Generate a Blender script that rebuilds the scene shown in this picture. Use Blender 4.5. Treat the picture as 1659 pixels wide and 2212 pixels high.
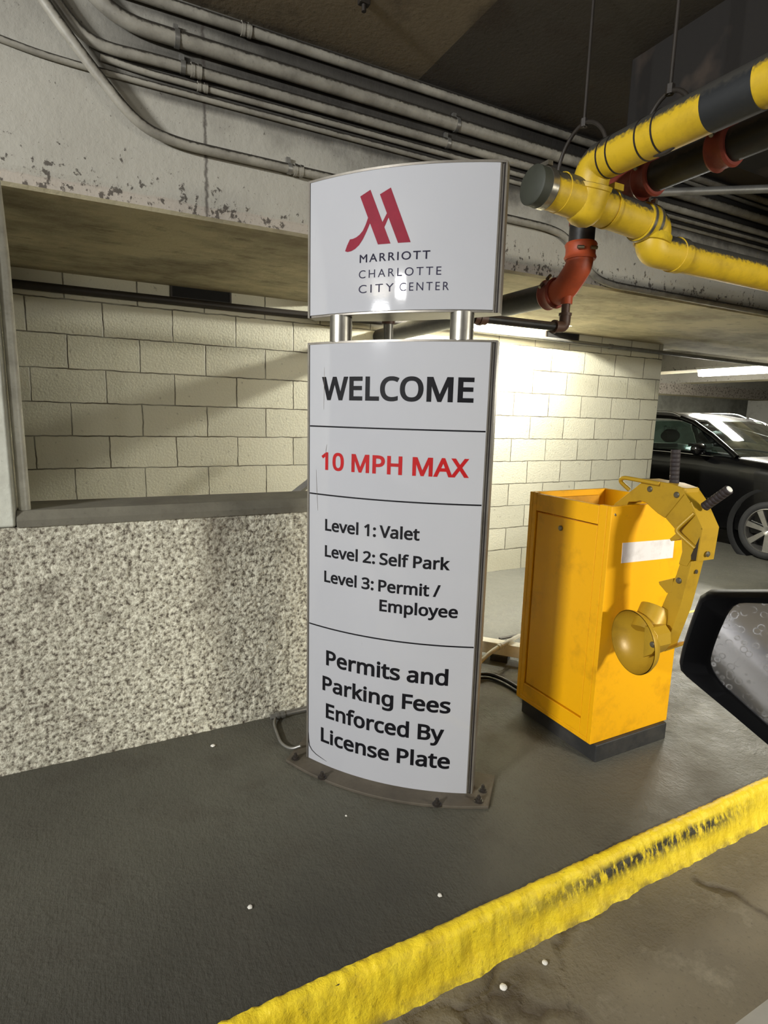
import bpy, bmesh, math, random
from mathutils import Vector, Matrix, noise
from mathutils.geometry import delaunay_2d_cdt

random.seed(7)
scene = bpy.context.scene
col = scene.collection
for o in list(bpy.data.objects):
    bpy.data.objects.remove(o, do_unlink=True)

# ------------------------------------------------------------------ camera
F_PX = 1224.14
cam_data = bpy.data.cameras.new('camera')
cam_data.sensor_fit = 'HORIZONTAL'
cam_data.sensor_width = 36.0
cam_data.lens = F_PX * 36.0 / 1659.0
cam_data.clip_start = 0.02
cam = bpy.data.objects.new('camera', cam_data)
col.objects.link(cam)
_r = Vector((0.89090871, -0.4534561, 0.02567564))
_u = Vector((0.05305439, 0.16004779, 0.98568247))
_f = Vector((0.45107306, 0.87679089, -0.16664581))
cam.matrix_world = Matrix(((_r.x, _u.x, -_f.x, 0), (_r.y, _u.y, -_f.y, 0), (_r.z, _u.z, -_f.z, 0), (0, 0, 0, 1)))
scene.camera = cam

# ------------------------------------------------------------------ exposure, world
vs = scene.view_settings
vs.view_transform = 'Standard'
vs.look = 'None'
vs.exposure = 0.0
vs.gamma = 1.0
vs.use_curve_mapping = False
world = bpy.data.worlds.new('garage_ambient')
scene.world = world
world.use_nodes = True
world.node_tree.nodes['Background'].inputs[0].default_value = (0.95, 0.97, 1.0, 1)
world.node_tree.nodes['Background'].inputs[1].default_value = 0.10


# ------------------------------------------------------------------ lamps (strip lights and unseen added fill)
def area(name, loc, target, sx, sy, power, color=(1.0, 0.96, 0.86), spread=180):
    d = bpy.data.lights.new(name, 'AREA')
    d.shape = 'RECTANGLE'
    d.size, d.size_y = sx, sy
    d.energy = power
    d.color = color
    d.spread = math.radians(spread)
    o = bpy.data.objects.new(name, d)
    o.location = loc
    v = Vector(target) - Vector(loc)
    o.rotation_euler = v.to_track_quat('-Z', 'Y').to_euler()
    col.objects.link(o)
    return o


# unseen lamps over the road beside the camera, two of them added fill
area('lane_light_front', (1.3, -1.9, 1.38), (0.9, 2.3, -0.3), 1.2, 0.16, 8, (1.0, 0.99, 0.95))  # added unseen front fill, no fixture
area('entrance_lights', (-4.7, -0.40, 1.27), (0.6, 2.1, 0.1), 0.8, 0.2, 350, (0.97, 0.99, 1.0))  # added unseen fill, placed so its glare misses the sign faces
area('lane_light_left', (-2.3, -0.2, 1.22), (0.95, 1.75, 0.4), 0.34, 0.16, 16, (1.0, 1.0, 0.97))
area('lane_light_right', (3.1, -1.6, 0.40), (2.5, 1.8, -0.75), 0.7, 0.16, 27, (1.0, 0.97, 0.86), 80)  # unseen low lamp, spread narrowed to keep off sign and parapet
# lamp up in the gap between the soffit and the block wall: the gap's end and the wall pipe cut its light
gd = bpy.data.lights.new('gap_light', 'POINT')
gd.energy = 600
gd.color = (1.0, 0.985, 0.88)
gd.shadow_soft_size = 0.035
go = bpy.data.objects.new('gap_light', gd)
go.location = (2.99, 3.82, 0.985)
col.objects.link(go)
# parking bay strip light beyond the end of the block wall
area('bay_light', (7.85, 4.82, 0.66), (7.85, 4.82, -1.4), 0.16, 1.15, 520, (1.0, 0.97, 0.85))


bd_ = bpy.data.lights.new('bay_glow', 'POINT')  # added unseen fill that brightens the bay
bd_.energy = 90
bd_.color = (1.0, 0.98, 0.92)
bd_.shadow_soft_size = 0.12
bo_ = bpy.data.objects.new('bay_glow', bd_)
bo_.location = (9.6, 6.6, 0.15)
col.objects.link(bo_)


# ------------------------------------------------------------------ mesh helpers
class MB:
    def __init__(s):
        s.v, s.f = [], []

    def add(s, verts, faces):
        b = len(s.v)
        s.v += [tuple(p) for p in verts]
        s.f += [tuple(i + b for i in f) for f in faces]
        return s

    def box(s, x0, y0, z0, x1, y1, z1):
        vs_ = [(x0, y0, z0), (x1, y0, z0), (x1, y1, z0), (x0, y1, z0), (x0, y0, z1), (x1, y0, z1), (x1, y1, z1), (x0, y1, z1)]
        return s.add(vs_, [(0, 3, 2, 1), (4, 5, 6, 7), (0, 1, 5, 4), (1, 2, 6, 5), (2, 3, 7, 6), (3, 0, 4, 7)])

    def obox(s, c, ax, ay, az):
        """oriented box: centre and three half axes"""
        c, ax, ay, az = map(Vector, (c, ax, ay, az))
        vs_ = []
        for k in (-1, 1):
            for i, j in ((-1, -1), (1, -1), (1, 1), (-1, 1)):
                vs_.append(c + ax * i + ay * j + az * k)
        return s.add(vs_, [(0, 3, 2, 1), (4, 5, 6, 7), (0, 1, 5, 4), (1, 2, 6, 5), (2, 3, 7, 6), (3, 0, 4, 7)])

    def prism(s, pts, ext):
        """closed planar polygon of 3-D points swept by vector ext"""
        n = len(pts)
        e = Vector(ext)
        a = [Vector(p) for p in pts]
        s.add(a + [p + e for p in a],
              [tuple(range(n))[::-1], tuple(range(n, 2 * n))] + [(i, (i + 1) % n, n + (i + 1) % n, n + i) for i in range(n)])
        return s

    def tube(s, path, r, seg=16, cap=True):
        P = [Vector(p) for p in path]
        n = len(P)
        rs = r if isinstance(r, (list, tuple)) else [r] * n
        T = []
        for i in range(n):
            a = P[max(i - 1, 0)]
            b = P[min(i + 1, n - 1)]
            T.append((b - a).normalized())
        up = Vector((0, 0, 1)) if abs(T[0].z) < 0.9 else Vector((1, 0, 0))
        N = (up - T[0] * up.dot(T[0])).normalized()
        vs_, fs = [], []
        for i in range(n):
            N = (N - T[i] * N.dot(T[i])).normalized()
            B = T[i].cross(N)
            for k in range(seg):
                a = 2 * math.pi * k / seg
                vs_.append(P[i] + (N * math.cos(a) + B * math.sin(a)) * rs[i])
        for i in range(n - 1):
            for k in range(seg):
                k2 = (k + 1) % seg
                fs.append((i * seg + k, i * seg + k2, (i + 1) * seg + k2, (i + 1) * seg + k))
        if cap:
            fs.append(tuple(range(seg))[::-1])
            fs.append(tuple((n - 1) * seg + k for k in range(seg)))
        return s.add(vs_, fs)

    def lathe(s, prof, org, axis, seg=32, closed=False):
        """profile of (distance along axis, radius)"""
        o, t = Vector(org), Vector(axis).normalized()
        up = Vector((0, 0, 1)) if abs(t.z) < 0.9 else Vector((1, 0, 0))
        N = (up - t * up.dot(t)).normalized()
        B = t.cross(N)
        vs_, fs = [], []
        n = len(prof)
        for d, r in prof:
            for k in range(seg):
                a = 2 * math.pi * k / seg
                vs_.append(o + t * d + (N * math.cos(a) + B * math.sin(a)) * max(r, 1e-5))
        for i in range(n if closed else n - 1):
            j = (i + 1) % n
            for k in range(seg):
                k2 = (k + 1) % seg
                fs.append((i * seg + k, i * seg + k2, j * seg + k2, j * seg + k))
        return s.add(vs_, fs)

    def cyl(s, a, b, r, seg=20):
        return s.tube([a, b], r, seg)


def bend(pts, r=0.06, n=6):
    """round the inner corners of a polyline"""
    P = [Vector(p) for p in pts]
    out = [P[0]]
    for i in range(1, len(P) - 1):
        a, b, c = P[i - 1], P[i], P[i + 1]
        ra = min(r, (a - b).length * 0.49)
        rc = min(r, (c - b).length * 0.49)
        p0 = b + (a - b).normalized() * ra
        p2 = b + (c - b).normalized() * rc
        for k in range(n + 1):
            t = k / n
            out.append(p0 * (1 - t) ** 2 + b * 2 * t * (1 - t) + p2 * t * t)
    out.append(P[-1])
    return out


def tag(o, label=None, cat=None, group=None, kind=None):
    if label:
        o['label'] = label
    if cat:
        o['category'] = cat
    if group:
        o['group'] = group
    if kind:
        o['kind'] = kind
    return o


def root_loc(p):
    v = Vector((0, 0, 0))
    while p is not None:
        v += p.location
        p = p.parent
    return v


def build(name, mb, mat, parent=None, bevel=0.0, smooth=35, segs=2, label=None, recalc=True, matslots=None):
    me = bpy.data.meshes.new(name)
    base = root_loc(parent)
    me.from_pydata([tuple(Vector(p) - base) for p in mb.v], [], mb.f)
    bm = bmesh.new()
    bm.from_mesh(me)
    if recalc:
        bmesh.ops.recalc_face_normals(bm, faces=bm.faces)
    bm.to_mesh(me)
    bm.free()
    for m in (mat if isinstance(mat, list) else [mat]):
        me.materials.append(m)
    if smooth:
        me.polygons.foreach_set('use_smooth', [True] * len(me.polygons))
        me.set_sharp_from_angle(angle=math.radians(smooth))
    o = bpy.data.objects.new(name, me)
    col.objects.link(o)
    if parent is not None:
        o.parent = parent
    if bevel:
        md = o.modifiers.new('bevel', 'BEVEL')
        md.width = bevel
        md.segments = segs
        md.limit_method = 'ANGLE'
        md.angle_limit = math.radians(40)
        md.harden_normals = True
    if label:
        o['label'] = label
    return o


def empty(name, loc, label, cat, group=None):
    o = bpy.data.objects.new(name, None)
    o.location = loc
    o.empty_display_size = 0.1
    col.objects.link(o)
    return tag(o, label, cat, group)


# ------------------------------------------------------------------ material helpers
def srgb(r, g, b):
    def c(v):
        v /= 255.0
        return v / 12.92 if v <= 0.04045 else ((v + 0.055) / 1.055) ** 2.4
    return (c(r), c(g), c(b), 1.0)


class NT:
    def __init__(s, name):
        s.m = bpy.data.materials.new(name)
        s.m.use_nodes = True
        s.t = s.m.node_tree
        s.b = s.t.nodes['Principled BSDF']
        s._pos = None

    def n(s, typ, **kw):
        nd = s.t.nodes.new(typ)
        for k, v in kw.items():
            if k.startswith('i_'):
                key = k[2:]
                key = int(key) if key.isdigit() else key
                nd.inputs[key].default_value = v
            else:
                setattr(nd, k, v)
        return nd

    def l(s, a, b):
        s.t.links.new(a, b)

    def pos(s):
        if s._pos is None:
            s._pos = s.n('ShaderNodeNewGeometry')
        return s._pos.outputs['Position']

    def noise(s, scale, detail=4, rough=0.55, stretch=None, dist=0.0):
        nd = s.n('ShaderNodeTexNoise')
        nd.inputs['Scale'].default_value = scale
        nd.inputs['Detail'].default_value = detail
        nd.inputs['Roughness'].default_value = rough
        nd.inputs['Distortion'].default_value = dist
        if stretch:
            mp = s.n('ShaderNodeMapping')
            mp.inputs['Scale'].default_value = stretch
            s.l(s.pos(), mp.inputs['Vector'])
            s.l(mp.outputs[0], nd.inputs['Vector'])
        else:
            s.l(s.pos(), nd.inputs['Vector'])
        return nd.outputs['Fac']

    def ramp(s, fac, stops):
        nd = s.n('ShaderNodeValToRGB')
        e = nd.color_ramp.elements
        while len(e) < len(stops):
            e.new(0.5)
        for el, (p, c) in zip(e, stops):
            el.position = p
            el.color = c if len(c) == 4 else (*c, 1)
        s.l(fac, nd.inputs['Fac'])
        return nd.outputs['Color']

    def lin(s, fac, a, b):
        """clamped 0..1 ramp of a scalar between a and b"""
        nd = s.n('ShaderNodeMapRange')
        nd.inputs['From Min'].default_value = a
        nd.inputs['From Max'].default_value = b
        s.l(fac, nd.inputs['Value'])
        return nd.outputs['Result']

    def mix(s, fac, a, b, mode='MIX'):
        nd = s.n('ShaderNodeMix', data_type='RGBA', blend_type=mode)
        for sock, v in ((nd.inputs[0], fac), (nd.inputs[6], a), (nd.inputs[7], b)):
            if hasattr(v, 'is_linked'):
                s.l(v, sock)
            else:
                sock.default_value = v
        return nd.outputs[2]

    def math(s, op, a, b=None):
        nd = s.n('ShaderNodeMath', operation=op)
        for i, v in enumerate((a, b)):
            if v is None:
                continue
            if hasattr(v, 'is_linked'):
                s.l(v, nd.inputs[i])
            else:
                nd.inputs[i].default_value = v
        return nd.outputs[0]

    def bump(s, h, strength=0.4, dist=0.01, prev=None):
        nd = s.n('ShaderNodeBump')
        nd.inputs['Strength'].default_value = strength
        nd.inputs['Distance'].default_value = dist
        s.l(h, nd.inputs['Height'])
        if prev is not None:
            s.l(prev, nd.inputs['Normal'])
        return nd.outputs['Normal']

    def out(s, color=None, rough=0.7, metal=0.0, normal=None, coat=0.0, spec=None):
        for sock, v in (('Base Color', color), ('Roughness', rough), ('Metallic', metal), ('Normal', normal), ('Coat Weight', coat)):
            if v is None:
                continue
            if hasattr(v, 'is_linked'):
                s.l(v, s.b.inputs[sock])
            else:
                s.b.inputs[sock].default_value = v
        if spec is not None:
            s.b.inputs['Specular IOR Level'].default_value = spec
        return s.m


def worn(name, base, dirt, rough=0.5, metal=0.0, scale=6.0, amount=0.5, bump=0.08, coat=0.0, dust=None, fine=60):
    """painted or metal surface with blotchy dirt, optional settled dust on upward faces"""
    t = NT(name)
    a = t.noise(scale, 6, 0.65)
    b = t.noise(fine, 3, 0.6)
    fac = t.lin(a, 0.62 - amount * 0.35, 0.62 + 0.25)
    c = t.mix(t.math('MULTIPLY', fac, 0.8), base, dirt)
    c = t.mix(t.math('MULTIPLY', t.lin(b, 0.62, 0.75), 0.5 * amount), c, dirt)
    if dust is not None:
        g = t.n('ShaderNodeSeparateXYZ')
        t.l(t._pos.outputs['Normal'], g.inputs[0])
        d = t.math('ADD', g.outputs['Z'], t.math('MULTIPLY', t.math('SUBTRACT', b, 0.5), 0.7))
        c = t.mix(t.lin(d, 0.16, 0.42), c, dust)
    return t.out(c, rough, metal, t.bump(b, bump, 0.004), coat)


def plain(name, c, rough=0.5, metal=0.0, coat=0.0, spec=None):
    t = NT(name)
    n = t.noise(25, 3, 0.6)
    cc = t.mix(t.lin(n, 0.3, 0.75), c, tuple(x * 0.82 for x in c[:3]) + (1,))
    return t.out(cc, rough, metal, None, coat, spec)


def emit(name, c, s):
    t = NT(name)
    t.b.inputs['Emission Color'].default_value = c
    t.b.inputs['Emission Strength'].default_value = s
    n = t.noise(8, 2)
    t.out(t.mix(n, c, c), 0.4)
    return t.m


# ------------------------------------------------------------------ materials
def m_block():
    t = NT('painted_block')
    sx = t.n('ShaderNodeSeparateXYZ')
    t.l(t.pos(), sx.inputs[0])
    cb = t.n('ShaderNodeCombineXYZ')
    t.l(t.math('ADD', sx.outputs[0], 0.110 + 0.2032 + 0.4064 * 20), cb.inputs[0])
    t.l(t.math('ADD', sx.outputs[2], 1.390 + 0.2032 * 20), cb.inputs[1])
    br = t.n('ShaderNodeTexBrick')
    br.offset = 0.5
    br.inputs['Scale'].default_value = 1.0
    br.inputs['Brick Width'].default_value = 0.4064
    br.inputs['Row Height'].default_value = 0.2032
    br.inputs['Mortar Size'].default_value = 0.0045
    br.inputs['Mortar Smooth'].default_value = 0.35
    br.inputs['Color1'].default_value = (1, 1, 1, 1)
    br.inputs['Color2'].default_value = (0.86, 0.86, 0.86, 1)
    br.inputs['Mortar'].default_value = (0.5, 0.5, 0.5, 1)
    wob = t.n('ShaderNodeTexNoise')
    wob.inputs['Scale'].default_value = 14
    t.l(t.pos(), wob.inputs['Vector'])
    vm = t.n('ShaderNodeVectorMath', operation='MULTIPLY_ADD')
    t.l(wob.outputs['Color'], vm.inputs[0])
    vm.inputs[1].default_value = (0.012, 0.012, 0.0)
    t.l(cb.outputs[0], vm.inputs[2])
    vs2 = t.n('ShaderNodeVectorMath', operation='SUBTRACT')
    t.l(vm.outputs[0], vs2.inputs[0])
    vs2.inputs[1].default_value = (0.006, 0.006, 0)
    t.l(vs2.outputs[0], br.inputs['Vector'])
    big = t.noise(1.3, 5, 0.6)
    fine = t.noise(70, 4, 0.7)
    spots = t.noise(28, 2, 0.5)
    c = t.mix(big, srgb(224, 220, 198), srgb(208, 203, 180))
    c = t.mix(1.0, c, br.outputs['Color'], 'MULTIPLY')
    c = t.mix(t.math('MULTIPLY', t.lin(spots, 0.66, 0.76), 0.45), c, srgb(110, 100, 80))
    c = t.mix(t.math('MULTIPLY', br.outputs['Fac'], t.lin(t.noise(5, 3), 0.3, 0.6)), c, srgb(92, 84, 66))
    nrm = t.bump(fine, 0.35, 0.006)
    inv = t.math('SUBTRACT', 1.0, br.outputs['Fac'])
    nrm = t.bump(inv, 0.7, 0.008, nrm)
    return t.out(c, 0.62, 0, nrm)


def m_stucco():
    t = NT('rough_cast_concrete')
    pit = t.noise(62, 5, 0.62)
    mid = t.noise(9, 4, 0.6)
    big = t.noise(1.6, 4, 0.55)
    c = t.ramp(pit, [(0.36, srgb(92, 84, 72)), (0.47, srgb(192, 186, 166)), (0.6, srgb(240, 236, 214))])
    c = t.mix(t.math('MULTIPLY', t.lin(mid, 0.56, 0.74), 0.55), c, srgb(88, 78, 66))
    # dark streak running down the face, and darker upper half
    sx = t.n('ShaderNodeSeparateXYZ')
    t.l(t.pos(), sx.inputs[0])
    dx = t.math('ABSOLUTE', t.math('SUBTRACT', sx.outputs[0], t.math('ADD', 0.445, t.math('MULTIPLY', t.math('SUBTRACT', big, 0.5), 0.2))))
    streak = t.math('MULTIPLY', t.lin(dx, 0.11, 0.0), t.lin(sx.outputs[2], -1.25, -0.5))
    c = t.mix(t.math('MULTIPLY', streak, 0.62), c, srgb(86, 76, 64))
    up = t.math('MULTIPLY', t.lin(sx.outputs[2], -1.1, -0.35), t.lin(t.noise(2.2, 5, 0.6), 0.35, 0.65))
    c = t.mix(t.math('MULTIPLY', up, 0.42), c, srgb(96, 86, 74))
    left = t.math('MULTIPLY', t.lin(sx.outputs[0], 0.25, -0.25), 0.25)
    c = t.mix(left, c, srgb(96, 86, 74))
    return t.out(c, 0.9, 0, t.bump(pit, 0.9, 0.012))


def m_beam():
    t = NT('sooty_painted_concrete')
    big = t.noise(1.4, 5, 0.6)
    mid = t.noise(7, 5, 0.65)
    chips = t.noise(34, 4, 0.65, (1, 1, 0.8))
    c = t.mix(big, srgb(188, 184, 172), srgb(150, 145, 132))
    sx = t.n('ShaderNodeSeparateXYZ')
    t.l(t.pos(), sx.inputs[0])
    # soot near the ceiling, with shade painted in right of the pour joint
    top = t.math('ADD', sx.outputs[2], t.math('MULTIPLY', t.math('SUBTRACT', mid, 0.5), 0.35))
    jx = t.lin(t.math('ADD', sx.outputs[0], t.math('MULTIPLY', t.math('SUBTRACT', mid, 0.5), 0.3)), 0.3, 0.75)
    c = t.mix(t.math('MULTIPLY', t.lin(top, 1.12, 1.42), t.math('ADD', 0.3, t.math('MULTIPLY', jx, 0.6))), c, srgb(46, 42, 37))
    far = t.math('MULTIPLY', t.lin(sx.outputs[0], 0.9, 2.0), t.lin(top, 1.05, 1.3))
    c = t.mix(t.math('MULTIPLY', far, 0.75), c, srgb(40, 36, 31))  # painted shade on the upper right of the beam
    # dark bands along the conduits
    for zc, r_ in ((1.234, 0.012), (1.276, 0.013), (1.323, 0.021), (1.408, 0.029), (1.528, 0.021)):
        dz = t.math('ABSOLUTE', t.math('SUBTRACT', t.math('ADD', sx.outputs[2], t.math('MULTIPLY', t.math('SUBTRACT', mid, 0.5), 0.02)), zc))
        bd = t.math('MULTIPLY', t.lin(dz, r_ + 0.032, r_ + 0.010), t.lin(sx.outputs[0], 0.0, 0.35))
        c = t.mix(t.math('MULTIPLY', bd, 0.7), c, srgb(40, 36, 31))
    # bare pinkish arris along the bottom
    c = t.mix(t.math('MULTIPLY', t.lin(t.math('ADD', sx.outputs[2], t.math('MULTIPLY', t.math('SUBTRACT', mid, 0.5), 0.03)), 0.845, 0.838), 0.5), c, srgb(172, 158, 144))
    # chipped paint towards the bottom arris
    low = t.lin(sx.outputs[2], 1.02, 0.82)
    thr = t.math('SUBTRACT', 0.685, t.math('MULTIPLY', low, 0.14))
    ch = t.lin(t.math('SUBTRACT', chips, thr), 0.0, 0.05)
    c = t.mix(t.math('MULTIPLY', ch, 0.85), c, srgb(58, 50, 42))
    spk = t.noise(95, 3, 0.6)
    c = t.mix(t.math('MULTIPLY', t.lin(spk, 0.64, 0.7), 0.55), c, srgb(70, 62, 54))
    # pour joint
    jd = t.math('ABSOLUTE', t.math('SUBTRACT', sx.outputs[0], t.math('ADD', 0.474, t.math('MULTIPLY', t.math('SUBTRACT', t.noise(40, 2), 0.5), 0.02))))
    c = t.mix(t.math('MULTIPLY', t.lin(jd, 0.010, 0.002), 0.75), c, srgb(60, 52, 46))
    # soffit: tan unpainted concrete with soot
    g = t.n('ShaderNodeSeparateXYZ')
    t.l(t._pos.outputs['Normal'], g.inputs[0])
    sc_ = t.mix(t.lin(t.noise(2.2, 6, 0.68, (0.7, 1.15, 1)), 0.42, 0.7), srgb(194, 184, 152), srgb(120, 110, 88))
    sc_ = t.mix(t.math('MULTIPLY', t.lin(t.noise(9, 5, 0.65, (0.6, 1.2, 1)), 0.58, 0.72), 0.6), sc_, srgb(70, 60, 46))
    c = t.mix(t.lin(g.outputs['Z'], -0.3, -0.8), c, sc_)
    n = t.bump(mid, 0.25, 0.01)
    n = t.bump(chips, 0.4, 0.006, n)
    return t.out(c, 0.8, 0, n)


def m_ceiling(name, a, b):
    t = NT(name)
    n1 = t.noise(1.1, 5, 0.6)
    n2 = t.noise(3.2, 4, 0.55)
    c = t.mix(n1, a, b)
    c = t.mix(t.math('MULTIPLY', t.lin(n2, 0.56, 0.66), 0.55), c, srgb(74, 62, 52))
    f = t.noise(55, 3)
    c = t.mix(t.math('MULTIPLY', t.lin(f, 0.66, 0.74), 0.5), c, srgb(40, 34, 28))
    return t.out(c, 0.9, 0, t.bump(f, 0.25, 0.004))


def m_floor():
    t = NT('island_concrete')
    big = t.noise(0.9, 5, 0.6)
    mid = t.noise(5, 5, 0.65)
    fine = t.noise(120, 3, 0.6)
    c = t.mix(t.lin(big, 0.3, 0.7), srgb(96, 94, 83), srgb(76, 74, 65))
    c = t.mix(t.math('MULTIPLY', t.lin(mid, 0.5, 0.75), 0.55), c, srgb(74, 68, 58))
    sx = t.n('ShaderNodeSeparateXYZ')
    t.l(t.pos(), sx.inputs[0])
    # darker broom-finished strip next to the curb
    yy = t.math('ADD', sx.outputs[1], t.math('MULTIPLY', t.math('SUBTRACT', mid, 0.5), 0.5))
    near = t.math('MULTIPLY', t.lin(yy, 1.72, 1.22), t.lin(t.math('ADD', sx.outputs[0], t.math('MULTIPLY', t.math('SUBTRACT', mid, 0.5), 0.6)), 1.5, 0.3))
    c = t.mix(t.math('MULTIPLY', near, 0.45), c, srgb(44, 43, 41))
    c = t.mix(t.math('MULTIPLY', t.lin(fine, 0.55, 0.75), 0.45), c, srgb(60, 56, 50))
    c = t.mix(t.math('MULTIPLY', t.lin(sx.outputs[0], 0.8, -0.2), 0.35), c, srgb(50, 47, 41))
    c = t.mix(t.math('MULTIPLY', t.lin(yy, 2.5, 3.1), 0.4), c, srgb(60, 58, 52))
    broom = t.noise(30, 3, 0.6, (5, 0.5, 1))
    # worn smooth, slightly shiny traffic area to the right
    wear = t.lin(sx.outputs[0], 1.3, 2.4)
    c = t.mix(t.math('MULTIPLY', wear, 0.4), c, srgb(116, 115, 107))
    r = t.math('ADD', 0.42, t.math('MULTIPLY', t.lin(mid, 0.3, 0.7), 0.25))
    r = t.math('ADD', r, t.math('MULTIPLY', t.math('SUBTRACT', 1.0, wear), 0.12))
    n = t.bump(fine, 0.45, 0.004)
    n = t.bump(broom, 0.3, 0.004, n)
    lump = t.noise(38, 3, 0.6)
    n = t.bump(lump, 0.35, 0.01, n)
    return t.out(c, r, 0, n, spec=0.3)


def m_road():
    t = NT('road_concrete')
    big = t.noise(1.5, 5, 0.6)
    mid = t.noise(6, 6, 0.7)
    fine = t.noise(90, 3, 0.6)
    c = t.mix(t.lin(big, 0.35, 0.65), srgb(136, 126, 104), srgb(104, 96, 80))
    c = t.mix(t.math('MULTIPLY', t.lin(mid, 0.55, 0.75), 0.5), c, srgb(170, 162, 140))
    c = t.mix(t.math('MULTIPLY', t.lin(fine, 0.58, 0.75), 0.5), c, srgb(70, 62, 50))
    # crumbled crack band running away from the curb
    vor = t.n('ShaderNodeTexVoronoi', feature='DISTANCE_TO_EDGE')
    vor.inputs['Scale'].default_value = 1.4
    mp = t.n('ShaderNodeVectorMath', operation='ADD')
    cn = t.n('ShaderNodeTexNoise')
    cn.inputs['Scale'].default_value = 7
    t.l(t.pos(), cn.inputs['Vector'])
    sc_ = t.n('ShaderNodeVectorMath', operation='SCALE')
    t.l(cn.outputs['Color'], sc_.inputs[0])
    sc_.inputs['Scale'].default_value = 0.16
    t.l(t.pos(), mp.inputs[0])
    t.l(sc_.outputs[0], mp.inputs[1])
    t.l(mp.outputs[0], vor.inputs['Vector'])
    crk = t.lin(vor.outputs['Distance'], 0.035, 0.0)
    crk = t.math('MULTIPLY', crk, t.lin(mid, 0.35, 0.55))
    c = t.mix(t.math('MULTIPLY', crk, 0.75), c, srgb(62, 50, 38))
    n = t.bump(fine, 0.5, 0.005)
    n = t.bump(t.math('SUBTRACT', mid, crk), 0.5, 0.015, n)
    return t.out(c, 0.7, 0, n)


def m_curb():
    t = NT('curb_yellow_paint')
    a = t.noise(14, 5, 0.7)
    b = t.noise(60, 4, 0.65)
    c = t.mix(t.lin(a, 0.3, 0.7), srgb(255, 226, 48), srgb(232, 198, 30))
    sx = t.n('ShaderNodeSeparateXYZ')
    t.l(t.pos(), sx.inputs[0])
    # tyre scuffs on the shoulder, heaviest towards the right
    sc_ = t.noise(26, 4, 0.7, (2.2, 0.8, 0.8))
    band = t.math('MULTIPLY', t.lin(sx.outputs[2], -1.455, -1.42), t.lin(sx.outputs[2], -1.385, -1.402))
    run = t.math('MULTIPLY', t.lin(sx.outputs[0], 0.9, 1.4), t.lin(sx.outputs[0], 2.2, 1.9))
    amt = t.math('MULTIPLY', band, t.math('ADD', t.math('MULTIPLY', run, 0.9), 0.12))
    c = t.mix(t.math('MULTIPLY', t.lin(sc_, 0.40, 0.55), amt), c, srgb(62, 58, 40))
    c = t.mix(t.math('MULTIPLY', t.lin(b, 0.62, 0.72), 0.5), c, srgb(120, 104, 30))
    low = t.math('MULTIPLY', t.lin(sx.outputs[2], -1.475, -1.5), t.lin(a, 0.4, 0.6))
    c = t.mix(t.math('MULTIPLY', low, 0.7), c, srgb(96, 84, 52))
    n = t.bump(b, 0.6, 0.006)
    return t.out(c, 0.55, 0, t.bump(a, 0.4, 0.012, n))


M = {}
M['block'] = m_block()
M['stucco'] = m_stucco()
M['beam'] = m_beam()
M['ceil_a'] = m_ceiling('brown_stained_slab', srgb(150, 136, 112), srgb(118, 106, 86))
M['ceil_b'] = m_ceiling('grey_slab', srgb(98, 92, 82), srgb(74, 68, 60))  # shade painted into the right half of the ceiling
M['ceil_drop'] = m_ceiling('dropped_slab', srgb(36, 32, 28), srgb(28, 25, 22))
M['ceil_bay'] = m_ceiling('bay_slab', srgb(150, 144, 130), srgb(110, 104, 92))
M['floor'] = m_floor()
M['road'] = m_road()
M['curb'] = m_curb()
M['sill'] = worn('sooty_sill', srgb(112, 108, 94), srgb(58, 52, 44), 0.85, 0, 5, 0.8, 0.3)
M['column'] = worn('painted_column', srgb(196, 196, 182), srgb(120, 112, 98), 0.75, 0, 4, 0.6, 0.3)
M['conduit'] = worn('painted_conduit', srgb(156, 151, 138), srgb(60, 55, 48), 0.5, 0.0, 9, 0.7, 0.1, dust=srgb(52, 48, 42))
M['conduit_light'] = worn('light_painted_conduit', srgb(206, 204, 190), srgb(120, 114, 100), 0.5, 0.0, 9, 0.5, 0.1)
M['galv'] = worn('galvanised_steel', srgb(150, 148, 142), srgb(92, 88, 82), 0.42, 0.7, 8, 0.5, 0.05)
M['dark_pipe'] = worn('blackened_pipe', srgb(52, 46, 40), srgb(28, 24, 20), 0.55, 0.2, 8, 0.6, 0.1)
M['black_iron'] = worn('black_iron', srgb(30, 29, 28), srgb(66, 58, 50), 0.45, 0.1, 10, 0.35, 0.1, dust=srgb(70, 62, 54))
M['red_iron'] = worn('orange_red_primer', srgb(180, 80, 46), srgb(116, 48, 32), 0.5, 0, 8, 0.5, 0.1)
M['red_dim'] = worn('dull_red_primer', srgb(146, 62, 46), srgb(86, 40, 32), 0.55, 0, 9, 0.6, 0.1)
M['brown_fit'] = worn('brown_iron_fitting', srgb(92, 66, 54), srgb(54, 42, 36), 0.5, 0.1, 9, 0.5, 0.1)
M['pipe_yellow'] = worn('yellow_pipe_paint', srgb(210, 174, 34), srgb(136, 108, 26), 0.5, 0, 9, 0.45, 0.1, dust=srgb(62, 60, 54))
M['pipe_black'] = worn('black_pipe_band', srgb(34, 36, 38), srgb(60, 58, 54), 0.55, 0, 9, 0.3, 0.1, dust=srgb(60, 58, 54))
M['rubber_cap'] = worn('grey_green_rubber', srgb(58, 60, 50), srgb(40, 40, 36), 0.65, 0, 8, 0.4, 0.08)
M['clamp_steel'] = worn('stainless_band', srgb(176, 170, 156), srgb(80, 70, 56), 0.25, 0.85, 12, 0.6, 0.05)
M['clamp_yellow'] = worn('overpainted_band', srgb(216, 182, 40), srgb(60, 52, 34), 0.3, 0.0, 14, 0.8, 0.05)
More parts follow.
